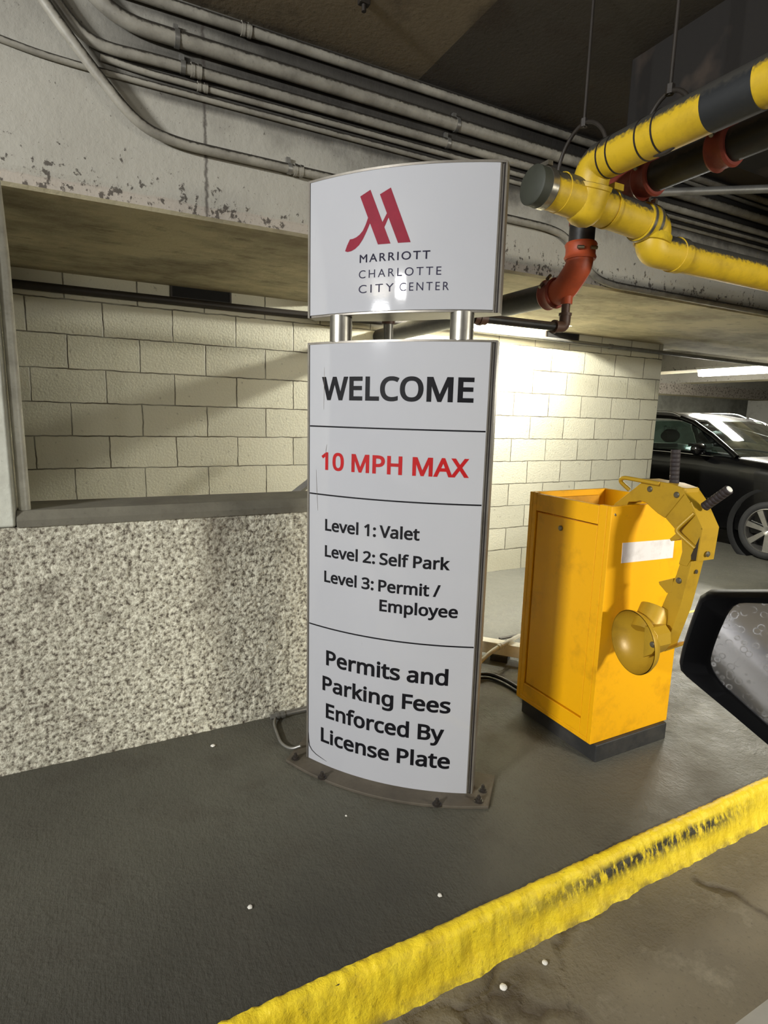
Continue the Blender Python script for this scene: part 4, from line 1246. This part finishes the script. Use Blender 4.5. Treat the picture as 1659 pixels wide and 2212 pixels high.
YB = 2.60
conduit('conduit', [(-0.16, 2.53, 1.50), (-0.072, 2.53, 1.385), (0.052, 2.54, 1.238), (0.215, 2.55, 1.068), (0.36, 2.572, 1.045), (2.30, 2.575, 1.046), (2.44, 2.575, 1.02), (2.65, 2.575, 0.84), (2.80, 2.575, 0.812), (7.0, 2.575, 0.806)], 0.0195, M['conduit'],
        'long pale conduit sweeping down across the others and along the beam face', joints=[(0.86, 2.575, 1.046)], br=0.10, straps=[(0.82, 2.575, 1.046)])
conduit('conduit', [(-0.6, 2.588, 1.31), (-0.21, 2.588, 1.255), (-0.05, 2.588, 1.238), (7.0, 2.588, 1.229)], 0.0115, M['conduit'],
        'thinnest conduit on the beam face, lowest of the parallel group', br=0.2, straps=[(2.24, 2.588, 1.233)])
conduit('conduit', [(-0.09, 2.575, 1.50), (0.014, 2.575, 1.355), (0.10, 2.575, 1.312), (0.28, 2.575, 1.322), (7.0, 2.575, 1.324)], 0.021, M['conduit'],
        'grey conduit with a strap, second up in the parallel group on the beam', joints=[(0.44, 2.575, 1.323)], br=0.09, straps=[(0.39, 2.575, 1.323), (1.62, 2.575, 1.323)])
conduit('conduit', [(0.10, 2.586, 1.285), (0.26, 2.586, 1.275), (7.0, 2.586, 1.278)], 0.013, M['conduit'],
        'slim sooty conduit squeezed directly under the strapped grey conduit', joints=[(0.465, 2.586, 1.276)], br=0.05)
conduit('conduit', [(0.0, 2.566, 1.555), (0.096, 2.566, 1.462), (0.20, 2.566, 1.413), (7.0, 2.566, 1.402)], 0.029, M['conduit'],
        'thick conduit with a bend at upper left, second down from the ceiling', br=0.08, straps=[(0.37, 2.566, 1.412), (1.66, 2.566, 1.410)])
conduit('conduit', [(0.10, 2.574, 1.525), (7.0, 2.574, 1.530)], 0.021, M['conduit'],
        'conduit tucked into the corner right under the ceiling', joints=[(0.64, 2.574, 1.526)], br=0.05)
conduit('conduit', [(2.60, 2.56, 1.245), (2.70, 2.43, 1.250), (3.30, 1.99, 1.25), (4.2, 1.33, 1.25)], 0.0205, M['galv'], 'bare grey conduit slanting out from the beam under the dropped slab', br=0.06)
conduit('conduit', [(3.3, 2.588, 1.50), (7.0, 2.588, 1.46)], 0.013, M['conduit'], 'short grey conduit high on the beam face at far right', br=0.06)
conduit('conduit', [(-0.236, 2.425, -0.372), (-0.240, 2.425, 0.50), (-0.250, 2.425, 0.79)], 0.0195, M['conduit_light'], 'upright white conduit standing on the sill beside the left column', br=0.05)
conduit('conduit', [(-5, 4.014, 0.692), (1.4, 4.014, 0.694), (2.28, 4.014, 0.718)], 0.025, M['dark_pipe'], 'dark pipe running level across the top of the block wall', br=0.3)
conduit('conduit', [(2.30, 4.012, 0.722), (4.45, 4.012, 0.710), (8.5, 4.012, 0.690)], 0.019, M['galv'], 'shiny steel pipe under the soffit in front of the strip light', joints=[(4.45, 4.012, 0.710)], br=0.3)  # one pipe: its light and shade are painted as two materials

# slots in the top course of the block wall
for (xa, xb, lab) in ((0.505, 0.868, 'dark open slot in the top of the block wall left of the sign'), (3.66, 4.04, 'dark open slot in the block wall right of the strip light')):
    s_ = empty('wall_slot', ((xa + xb) / 2, 4.04, 0.76), lab, 'wall opening', None)
    build('frame', MB().box(xa - 0.012, 4.028, 0.722, xa, 4.041, 0.79).box(xb, 4.028, 0.722, xb + 0.012, 4.041, 0.79).box(xa, 4.028, 0.718, xb, 4.041, 0.725), M['dark_pipe'], s_, smooth=0)
    build('cavity', MB().box(xa, 4.034, 0.726, xb, 4.0405, 0.79), M['slot'], s_, smooth=0)


# =================================================================== STRIP LIGHTS
def fixture(loc, L_, ax, label, w=0.14, h=0.06):
    e = empty('strip_light', loc, label, 'light fixture', None)
    x, y, z = loc
    a = (L_ / 2, w / 2) if ax == 'x' else (w / 2, L_ / 2)
    build('tray', MB().box(x - a[0], y - a[1], z - 0.03, x + a[0], y + a[1], z), M['tray'], e, bevel=0.004, smooth=30)
    a2 = (a[0] - 0.015, a[1] - 0.012) if ax == 'x' else (a[0] - 0.012, a[1] - 0.015)
    b2 = (a2[0], a2[1] * 0.6) if ax == 'x' else (a2[0] * 0.6, a2[1])
    zz = z - 0.03
    lens = MB()
    lens.add([(x - a2[0], y - a2[1], zz), (x + a2[0], y - a2[1], zz), (x + a2[0], y + a2[1], zz), (x - a2[0], y + a2[1], zz),
              (x - b2[0], y - b2[1], zz - h), (x + b2[0], y - b2[1], zz - h), (x + b2[0], y + b2[1], zz - h), (x - b2[0], y + b2[1], zz - h)],
             [(0, 1, 2, 3), (4, 7, 6, 5), (0, 4, 5, 1), (1, 5, 6, 2), (2, 6, 7, 3), (3, 7, 4, 0)])
    build('lens', lens, M['lens'], e, bevel=0.004, smooth=30)


fixture((2.99, 3.82, 1.09), 0.5, 'x', 'lit lamp up in the gap between soffit and block wall behind the sign', 0.13, 0.05)
fixture((7.85, 4.82, 0.80), 1.2, 'y', 'lit strip light over the parked black car', 0.2, 0.09)
# =================================================================== THINGS ON THE FLOOR
ga = empty('barrier_boom', (2.1, 2.45, ZF), 'white square barrier boom lying on the floor behind the yellow cabinet', 'barrier')
A_, B_ = Vector((1.55, 3.05, -1.315)), Vector((2.28, 2.22, -1.315))
ax = (B_ - A_).normalized()
sd = Vector((ax.y, -ax.x, 0))
build('beam', MB().obox((A_ + B_) / 2, ax * (B_ - A_).length / 2, sd * 0.035, (0, 0, 0.035)), M['white_paint'], ga, bevel=0.004, smooth=30)
for k in (0.3, 0.85):
    build('support_block', MB().obox(A_ * k + B_ * (1 - k) - Vector((0, 0, 0.052)), ax * 0.05, sd * 0.05, (0, 0, 0.0175)), M['plinth'], ga, smooth=0)
conduit('conduit', [(1.30, 2.16, ZF + 0.013), (1.60, 2.25, ZF + 0.02), (1.90, 2.36, -1.27), (2.20, 2.47, -1.262)], 0.012, M['conduit_light'], 'thin pale conduit crossing over the white boom', joints=[(1.99, 2.393, -1.268)], axis=(0.94, 0.33, 0), br=0.08)
tag(build('cable', MB().tube(bend([(1.45, 2.40, ZF + 0.012), (1.70, 2.335, ZF + 0.012), (1.84, 2.330, ZF + 0.016), (1.895, 2.24, ZF + 0.014), (1.905, 2.05, ZF + 0.012), (1.95, 1.96, ZF + 0.012)], 0.06), 0.010, 12), M['cable'], smooth=60), 'black cable on the floor bending towards the cabinet, outer of the pair', 'cable')
tag(build('cable', MB().tube(bend([(1.45, 2.37, ZF + 0.010), (1.70, 2.305, ZF + 0.010), (1.83, 2.29, ZF + 0.012), (1.868, 2.20, ZF + 0.010), (1.872, 2.03, ZF + 0.010), (1.90, 1.96, ZF + 0.010)], 0.06), 0.0075, 12), M['cable'], smooth=60), 'thinner black cable on the floor, inner of the pair nearer the sign', 'cable')
tag(build('floor_strip', MB().box(2.25, 2.70, ZF, 2.75, 2.722, ZF + 0.006), M['dark_pipe'], smooth=0), 'thin dark metal strip on the floor behind the white boom', 'strip')
tag(build('brace', MB().tube([(0.80, 2.9, -0.53), (1.25, 2.9, -0.21)], 0.022, 4), M['galv'], smooth=0), 'grey angled brace rising behind the parapet at the sign edge', 'brace')
ck = conduit('conduit', [(1.00, 2.345, ZF + 0.026), (0.655, 2.35, ZF + 0.020)], 0.013, M['galv'], 'short steel conduit along the parapet foot behind the sign', joints=[(0.70, 2.349, ZF + 0.021)], br=0.02)
conduit('conduit', [(0.672, 2.335, ZF + 0.018), (0.655, 2.30, ZF + 0.012), (0.640, 2.14, ZF + 0.010), (0.665, 2.08, ZF + 0.012), (0.70, 2.06, ZF + 0.03)], 0.006, M['galv'], 'bare flexible conduit looping from the parapet foot to the sign base', br=0.04)

for i, (x, y, r, lab) in enumerate(((0.381, 2.255, 0.009, 'white paper scrap on the floor near the parapet foot'),
                                    (0.327, 1.403, 0.007, 'small white crumb on the dark floor at lower left'),
                                    (0.837, 1.205, 0.0065, 'white pebble on the island just behind the yellow curb'),
                                    (0.721, 1.631, 0.004, 'tiny white chip in front of the sign base plate'))):
    bm = bmesh.new()
    bmesh.ops.create_icosphere(bm, subdivisions=2, radius=r)
    mb = MB()
    mb.add([(v.co.x * (1 + .4 * noise.noise(v.co * 300)) + x, v.co.y * (1 + .4 * noise.noise(v.co * 260)) + y, v.co.z * 0.5 + ZF + r * 0.4) for v in bm.verts], [tuple(v.index for v in f.verts) for f in bm.faces])
    bm.free()
    tag(build('litter_scrap', mb, M['paper'], smooth=0), lab, 'litter')
for i, (x, y, r, lab) in enumerate(((1.05, 0.985, 0.008, 'pale pebble on the road close under the yellow curb'), (0.90, 0.98, 0.010, 'larger pale stone at the foot of the yellow curb'))):
    bm = bmesh.new()
    bmesh.ops.create_icosphere(bm, subdivisions=2, radius=r)
    mb = MB()
    mb.add([(v.co.x * (1 + .4 * noise.noise(v.co * 300)) + x, v.co.y + y, v.co.z * 0.6 + ZR + r * 0.5) for v in bm.verts], [tuple(v.index for v in f.verts) for f in bm.faces])
    bm.free()
    tag(build('pebble', mb, M['paper'], smooth=0), lab, 'stone')

HOOK = (1.012, 2.245, 1.57)
hk = empty('ceiling_hook', HOOK, 'small dark metal stub hanging from the ceiling above the sign', 'hook')
build('stub', MB().cyl(HOOK, (HOOK[0], HOOK[1], HOOK[2] - 0.045), 0.009, 10), M['dark_pipe'], hk, smooth=40)
build('bracket', MB().box(HOOK[0] - 0.022, HOOK[1] - 0.015, HOOK[2] - 0.022, HOOK[0] + 0.022, HOOK[1] + 0.015, HOOK[2]), M['dark_pipe'], hk, bevel=0.004, smooth=30)
tag(build('painted_line', MB().box(3.40, 2.545, ZF - 0.002, 4.70, 2.575, ZF + 0.0015), M['curb'], smooth=0), 'thin yellow line painted on the floor behind the yellow cabinet', 'floor line')

# =================================================================== PARKED BLACK CAR
car = empty('car', (7.1, 4.8, ZF), 'black crossover car parked nose out beyond the end of the block wall', 'car')


def loft(stations, mat, name, parent, smooth=50, capends=True):
    mb = MB()
    n = len(stations[0])
    vs2, fs2 = [], []
    for st in stations:
        vs2 += st
    for i in range(len(stations) - 1):
        for k in range(n):
            k2 = (k + 1) % n
            fs2.append((i * n + k, i * n + k2, (i + 1) * n + k2, (i + 1) * n + k))
    if capends:
        fs2.append(tuple(range(n)))
        fs2.append(tuple((len(stations) - 1) * n + k for k in range(n)))
    mb.add(vs2, fs2)
    return build(name, mb, mat, parent, smooth=smooth)


XC = 7.10


def section(y, hw, zt, zb, zs, rnd=0.5):
    """body ring: half width hw, top zt, bottom zb, shoulder height zs"""
    h = [(-hw * 0.80, zb), (-hw * 0.95, zb + 0.05), (-hw * 0.985, (zb + zs) * 0.5 - 0.05), (-hw, zs - 0.10), (-hw * 0.985, zs - 0.03), (-hw * 0.93, zs + (zt - zs) * 0.5), (-hw * 0.80, zt - 0.012), (-hw * 0.4, zt)]
    ring = h + [(-a, b) for a, b in reversed(h)]
    return [(XC + a, y, b) for a, b in ring]


body_st = [section(2.52, 0.62, -0.62, -1.10, -0.66), section(2.58, 0.74, -0.53, -1.16, -0.60), section(2.72, 0.83, -0.46, -1.18, -0.53), section(3.0, 0.885, -0.405, -1.18, -0.47), section(3.4, 0.90, -0.365, -1.18, -0.42),
           section(3.85, 0.90, -0.325, -1.18, -0.38), section(4.2, 0.90, -0.30, -1.18, -0.36), section(5.2, 0.90, -0.29, -1.18, -0.34), section(6.2, 0.895, -0.29, -1.18, -0.33), section(6.75, 0.86, -0.33, -1.15, -0.40), section(6.95, 0.74, -0.45, -1.08, -0.52)]
cbody = loft(body_st, M['car_paint'], 'body', car)


def green(y, hw, zt, zb, top):
    h = [(-hw, zb), (-(hw * 0.5 + top * 0.5), zb + (zt - zb) * 0.55), (-top, zt - 0.045), (-top * 0.88, zt - 0.012), (-top * 0.45, zt)]
    ring = h + [(-a, b) for a, b in reversed(h)]
    return [(XC + a, y, b) for a, b in ring]


# roof panel and pillars
roof_st = [green(4.36, 0.70, 0.035, 0.015, 0.64), green(4.5, 0.69, 0.085, 0.03, 0.645), green(4.75, 0.69, 0.13, 0.06, 0.645), green(5.1, 0.69, 0.150, 0.07, 0.645), green(5.8, 0.68, 0.14, 0.06, 0.63), green(6.5, 0.66, 0.08, 0.02, 0.60), green(6.7, 0.64, 0.02, -0.02, 0.58)]
loft(roof_st, M['car_paint'], 'roof', car)
for s_ in (-1, 1):
    pl = MB()
    pl.tube([(XC + s_ * 0.835, 3.78, -0.345), (XC + s_ * 0.765, 4.12, -0.13), (XC + s_ * 0.70, 4.42, 0.02), (XC + s_ * 0.69, 4.60, 0.075)], [0.03, 0.028, 0.03, 0.03], 10)
    build('pillar', pl, M['car_paint'], car, smooth=60)
    build('pillar', MB().tube([(XC + s_ * 0.835, 5.35, -0.31), (XC + s_ * 0.70, 5.40, 0.06)], 0.035, 8), M['car_paint'], car, smooth=60)
    build('pillar', MB().tube([(XC + s_ * 0.82, 6.55, -0.31), (XC + s_ * 0.66, 6.35, 0.04)], 0.09, 8), M['car_paint'], car, smooth=60)
    build('roof_rail', MB().tube(bend([(XC + s_ * 0.655, 4.62, 0.088), (XC + s_ * 0.655, 4.75, 0.142), (XC + s_ * 0.655, 5.9, 0.160), (XC + s_ * 0.64, 6.4, 0.10)], 0.1), 0.013, 10), M['chrome'], car, smooth=60, label='bright roof rail')
    build('window_trim', MB().tube([(XC + s_ * 0.868, 4.02, -0.352), (XC + s_ * 0.870, 4.5, -0.338), (XC + s_ * 0.868, 6.2, -0.318)], 0.008, 8), M['chrome'], car, smooth=60, label='thin chrome belt line')
    gl = MB()
    gl.prism([(XC + s_ * 0.845, 3.98, -0.325), (XC + s_ * 0.855, 5.30, -0.30), (XC + s_ * 0.715, 5.36, 0.045), (XC + s_ * 0.715, 4.60, 0.04), (XC + s_ * 0.745, 4.33, -0.04)], (s_ * -0.005, 0, 0))
    build('side_window', gl, M['car_glass'], car, smooth=0)
    gl = MB()
    gl.prism([(XC + s_ * 0.855, 5.42, -0.30), (XC + s_ * 0.845, 6.35, -0.295), (XC + s_ * 0.70, 6.25, 0.025), (XC + s_ * 0.71, 5.46, 0.045)], (s_ * -0.005, 0, 0))
    build('side_window', gl, M['car_glass'], car, smooth=0)
    mr = MB()
    mr.lathe([(-0.11, 0), (-0.108, 0.035), (-0.08, 0.06), (0, 0.072), (0.06, 0.068), (0.10, 0.045), (0.11, 0)], (XC + s_ * 1.0, 4.12, -0.275), (s_ * -1.0, 0.25, 0.05), 20)
    mr.prism([(XC + s_ * 0.87, 4.06, -0.32), (XC + s_ * 0.87, 4.18, -0.32), (XC + s_ * 0.95, 4.15, -0.29), (XC + s_ * 0.95, 4.08, -0.29)], (0, 0, -0.03))
    build('door_mirror', mr, M['car_paint'], car, smooth=60)
    # front seat headrest
    build('headrest', MB().lathe([(-0.13, 0), (-0.125, 0.05), (-0.06, 0.085), (0.06, 0.085), (0.125, 0.05), (0.13, 0)], (XC + s_ * 0.38, 4.95, -0.155), (1, 0, 0), 20)
          .prism([(XC + s_ * 0.38 - 0.22, 4.9, -0.8), (XC + s_ * 0.38 + 0.22, 4.9, -0.8), (XC + s_ * 0.38 + 0.2, 4.98, -0.26), (XC + s_ * 0.38 - 0.2, 4.98, -0.26)], (0, 0.1, 0)), M['car_trim'], car, smooth=50)
    # wheels
    for wy in (3.33, 6.02):
        o_ = Vector((XC + s_ * 0.905, wy, -1.075))
        axw = Vector((s_, 0, 0))
        build('arch_liner', MB().lathe([(-0.15, 0.0), (-0.15, 0.372), (-0.004, 0.372), (0.006, 0.40), (0.006, 0.43), (-0.01, 0.435), (-0.05, 0.43)], Vector((XC + s_ * 0.888, wy, -1.06)), axw, 48), M['car_trim'], car, smooth=50)
        wh = build('wheel', MB().lathe([(-0.17, 0.21), (-0.17, 0.295), (-0.15, 0.31), (-0.03, 0.31), (-0.002, 0.298), (0.008, 0.27), (0.004, 0.24), (-0.01, 0.228)], o_, axw, 48), M['tyre'], car, smooth=50)
        build('rim', MB().lathe([(-0.012, 0.228), (0.0, 0.232), (0.002, 0.224), (-0.02, 0.212), (-0.12, 0.205)], o_, axw, 48).lathe([(-0.03, 0), (-0.012, 0.04), (-0.012, 0.05), (-0.04, 0.055)], o_ + axw * 0.012, axw, 24), M['alloy'], wh, smooth=50)
        sp_mb = MB()
        for k in range(7):
            a = 2 * math.pi * k / 7 + 0.2
            dv = Vector((0, math.cos(a), math.sin(a)))
            tv = Vector((0, -math.sin(a), math.cos(a)))
            c0 = o_ + axw * -0.006
            sp_mb.prism([c0 + dv * 0.035 + tv * 0.020, c0 + dv * 0.035 - tv * 0.020, c0 + dv * 0.221 - tv * 0.030, c0 + dv * 0.221 + tv * 0.030], axw * -0.022)
        build('spoke', sp_mb, M['alloy'], wh, smooth=30)
        build('wheel_back', MB().lathe([(-0.1, 0), (-0.1, 0.21)], o_, axw, 32), M['car_trim'], wh, smooth=0)
    build('headlight', MB().lathe([(-0.02, 0.10), (0, 0.10), (0.02, 0.07), (0.03, 0)], (XC + s_ * 0.66, 2.62, -0.60), (s_ * 0.45, -1, 0.25), 24), M['car_glass'], car, smooth=50)
# windscreen
ws = MB()
wn = 10
vsx, fsx = [], []
for i in range(wn + 1):
    a = -1 + 2 * i / wn
    bow = 0.10 * (1 - a * a)
    for j in range(5):
        b = j / 4
        hw = 0.80 * (1 - b) + 0.665 * b
        y = (3.80 - bow) * (1 - b) + (4.44 - bow * 0.5) * b
        z = -0.335 * (1 - b) + 0.055 * b + 0.02 * math.sin(b * math.pi)
        vsx.append((XC + a * hw, y, z))
for i in range(wn):
    for j in range(4):
        fsx.append((i * 5 + j, i * 5 + j + 1, (i + 1) * 5 + j + 1, (i + 1) * 5 + j))
ws.add(vsx, fsx)
build('windscreen', ws, M['car_glass'], car, smooth=60)
build('rear_window', MB().prism([(XC - 0.66, 6.80, -0.30), (XC + 0.66, 6.80, -0.30), (XC + 0.56, 6.62, 0.03), (XC - 0.56, 6.62, 0.03)], (0, -0.005, 0)), M['car_glass'], car, smooth=0)
build('dashboard', MB().prism([(XC - 0.74, 3.86, -0.33), (XC - 0.74, 4.35, -0.30), (XC - 0.74, 4.4, -0.42), (XC - 0.74, 3.86, -0.42)], (1.48, 0, 0)), M['car_trim'], car, smooth=30)
build('grille', MB().box(XC - 0.42, 2.515, -0.78, XC + 0.42, 2.56, -0.66), M['chrome'], car, bevel=0.01, smooth=30)
build('fender_badge', MB().box(XC - 0.905, 3.86, -0.83, XC - 0.899, 4.04, -0.815), M['chrome'], car, smooth=0, label='chrome strip on the lower door')

# lettering on the far wall, read through the side windows
def wall_word(body, x0, x1, y, zb, cap):
    cu = bpy.data.curves.new('lettering', 'FONT')
    cu.body = body
    ob = bpy.data.objects.new('lettering', cu)
    col.objects.link(ob)
    me = bpy.data.meshes.new_from_object(ob.evaluated_get(bpy.context.evaluated_depsgraph_get()))
    bpy.data.objects.remove(ob, do_unlink=True)
    bpy.data.curves.remove(cu)
    xs = [v.co.x for v in me.vertices]
    ys = [v.co.y for v in me.vertices]
    mb = MB()
    mb.add([(x0 + (v.co.x - min(xs)) * (x1 - x0) / (max(xs) - min(xs)), y, zb + (v.co.y - min(ys)) * cap / (max(ys) - min(ys))) for v in me.vertices], [tuple(p.vertices) for p in me.polygons])
    bpy.data.meshes.remove(me)
    return mb


tag(build('wall_lettering', wall_word('ONLY', 12.48, 12.98, 9.397, -0.20, 0.12), M['ink'], smooth=0), 'dark ONLY lettering on the far wall seen through the car side window', 'lettering')

# another dark car far behind
fc = empty('car', (14.2, 6.8, ZF), 'dark car mostly hidden at the right edge behind the black crossover', 'car')
loft([[(14.2 + a * w, y, b) for a, b in ((-1, -1.15), (-1.03, -0.7), (-0.95, -0.45 + t_), (-0.6, -0.33 + t_), (0.6, -0.33 + t_), (0.95, -0.45 + t_), (1.03, -0.7), (1, -1.15))] for y, w, t_ in ((5.2, 0.7, -0.1), (5.5, 0.88, 0.0), (7.0, 0.9, 0.1), (9.0, 0.88, 0.1))], M['car_paint'], 'body', fc)
loft([[(14.2 + a * w, y, b) for a, b in ((-1, -0.28), (-0.8, z_), (0.8, z_), (1, -0.28))] for y, w, z_ in ((6.3, 0.82, -0.26), (6.9, 0.80, 0.02), (8.6, 0.78, 0.02), (9.0, 0.8, -0.24))], M['car_trim'], 'cabin', fc)
for s_ in (-1, 1):
    for wy in (5.95, 8.3):
        build('wheel', MB().lathe([(-0.17, 0.0), (-0.17, 0.30), (0, 0.31), (0.006, 0.22), (0, 0.2), (0, 0)], (14.2 + s_ * 0.92, wy, -1.075), (s_, 0, 0), 32), M['tyre'], fc, smooth=50)

# =================================================================== OWN CAR: DOOR MIRROR AND DOOR
N_M = Vector((-0.90, -0.436, 0.0)).normalized()
P_M = Vector((0.712, 0.437, -0.30))


def on_mirror(px, py, off=0.0):
    d = _r * ((px - 829.5) / F_PX) + _u * ((1106 - py) / F_PX) + _f
    t_ = (P_M - N_M * -off).dot(N_M) / d.dot(N_M)
    return d * t_


MU = Vector((0, 0, 1))
MR = N_M.cross(MU)
MR = -MR if MR.dot(_r) < 0 else MR


def mp(a, b, off=0.0):
    """point of the mirror plane: a to the right, b up, off towards the driver"""
    return P_M + MR * a + MU * b + N_M * off


outer = [(-0.0118, 0.0787), (0.0581, 0.0935), (0.20, 0.105), (0.215, 0.085), (0.215, -0.12), (0.19, -0.15), (0.125, -0.128), (0.0802, -0.0975), (0.0386, -0.0715), (-0.003, -0.0462), (-0.0237, -0.0333), (-0.0273, -0.0283), (-0.0282, -0.0212), (-0.0257, 0.006), (-0.0194, 0.0432)]
inner = [(0.0301, 0.076), (0.0594, 0.0815), (0.19, 0.091), (0.20, 0.08), (0.20, -0.09), (0.18, -0.125), (0.125, -0.108), (0.0782, -0.0792), (0.0464, -0.057), (0.0217, -0.0393), (0.0106, -0.0263), (0.0064, -0.0181), (0.0051, -0.0114), (0.0065, 0.0031), (0.0107, 0.0276), (0.0179, 0.0569), (0.0231, 0.0694)]
mirror = empty('door_mirror', mp(0.08, -0.03), 'black door mirror with spotted glass in the right foreground', 'mirror')


def rounded(pts, r=0.012, n=4):
    out = []
    m2 = len(pts)
    for i in range(m2):
        a, b, c = Vector(pts[i - 1]), Vector(pts[i]), Vector(pts[(i + 1) % m2])
        p0 = b + (a - b).normalized() * min(r, (a - b).length * 0.45)
        p2 = b + (c - b).normalized() * min(r, (c - b).length * 0.45)
        for k in range(n + 1):
            t_ = k / n
            q = p0 * (1 - t_) ** 2 + b * 2 * t_ * (1 - t_) + p2 * t_ * t_
            out.append((q.x, q.y))
    return out


ro = rounded(outer, 0.003)
ri = rounded(inner, 0.006)
nI = len(ri)


def resample(pts, n):
    P2 = [Vector(p) for p in pts]
    P2.append(P2[0])
    L2 = [0]
    for i in range(len(P2) - 1):
        L2.append(L2[-1] + (P2[i + 1] - P2[i]).length)
    out = []
    for k in range(n):
        s2 = L2[-1] * k / n
        for i in range(len(P2) - 1):
            if L2[i] <= s2 <= L2[i + 1]:
                t_ = (s2 - L2[i]) / max(L2[i + 1] - L2[i], 1e-9)
                out.append(P2[i].lerp(P2[i + 1], t_))
                break
    return out


cen = Vector((0.09, -0.03))


def ring_by_angle(pts, n=96):
    """points of a closed outline at even angles about cen"""
    P2 = [Vector(p) - cen for p in pts]
    out = []
    for k in range(n):
        a = 2 * math.pi * k / n
        d = Vector((math.cos(a), math.sin(a)))
        best = None
        for i in range(len(P2)):
            p, q = P2[i], P2[(i + 1) % len(P2)]
            e = q - p
            den = d.x * e.y - d.y * e.x
            if abs(den) < 1e-12:
                continue
            t_ = (p.x * e.y - p.y * e.x) / den
            u_ = (p.x * d.y - p.y * d.x) / den
            if t_ > 0 and -1e-6 <= u_ <= 1 + 1e-6:
                best = t_ if best is None else max(best, t_)
        out.append(cen + d * best)
    return out


RO, RI = ring_by_angle(ro), ring_by_angle(ri)
sm = MB()
layers = [([c_ + (p - c_) * 1.0 for p, c_ in zip(RI, [cen] * 96)], -0.014), (RI, -0.004), ([p.lerp(q, 0.12) for p, q in zip(RI, RO)], 0.002), ([p.lerp(q, 0.90) for p, q in zip(RI, RO)], 0.010), (RO, 0.006),
          ([cen + (p - cen) * 1.02 for p in RO], -0.004), ([cen + (p - cen) * 1.0 for p in RO], -0.03), ([cen + (p - cen) * 0.85 for p in RO], -0.065), ([cen + (p - cen) * 0.5 for p in RO], -0.085)]
vs3, fs3 = [], []
for pts, off in layers:
    vs3 += [mp(p.x, p.y, off) for p in pts]
for i in range(len(layers) - 1):
    for k in range(96):
        k2 = (k + 1) % 96
        fs3.append((i * 96 + k, i * 96 + k2, (i + 1) * 96 + k2, (i + 1) * 96 + k))
fs3.append(tuple((len(layers) - 1) * 96 + k for k in range(96)))
sm.add(vs3, fs3)
shell = build('housing', sm, M['mirror_shell'], mirror, smooth=40)
gm = MB()
gm.add([mp(p.x, p.y, -0.008) for p in RI], [tuple(range(96))])
build('glass', gm, M['mirror_glass'], mirror, smooth=0)
build('mirror_arm', MB().tube(bend([tuple(mp(0.17, -0.105, -0.045)), tuple(mp(0.25, -0.125, -0.045)), (0.80, 0.205, -0.50)], 0.03), [0.026] * 9, 14), M['mirror_shell'], mirror, smooth=50)

own = empty('car', (-0.6, 0.2, ZR), 'grey car whose pale window edge shows at the lower right corner', 'car')
flank = []
fl = MB()
fp = [(0.10, -0.505), (0.175, -0.510), (0.205, -0.525), (0.235, -0.60), (0.262, -0.75), (0.258, -0.95), (0.235, -1.10), (0.21, -1.22), (0.10, -1.25), (0.10, -0.7)]
fl.prism([(-3.2, a, b) for a, b in fp], (4.0, 0, 0))
build('panel', fl, M['own_paint'], own, smooth=30)
build('window_seal', MB().prism([(-3.0, a, b) for a, b in ((0.165, -0.503), (0.20, -0.503), (0.222, -0.512), (0.222, -0.528), (0.165, -0.52))], (3.6, 0, 0)), M['own_sill'], own, smooth=30, label='pale window seal')
build('trim_strip', MB().tube(bend([(-3.1, 0.245, -0.36), (-1.6, 0.25, -0.40), (0.1, 0.25, -0.43)], 0.3), 0.012, 10), M['chrome'], own, smooth=60, label='chrome trim strip')
build('tail_lamp', MB().box(-3.15, 0.2, -0.80, -2.95, 0.272, -0.66), M['red_lens'], own, bevel=0.01, smooth=30, label='red lamp')
for wx in (-2.3, 1.0):
    pass
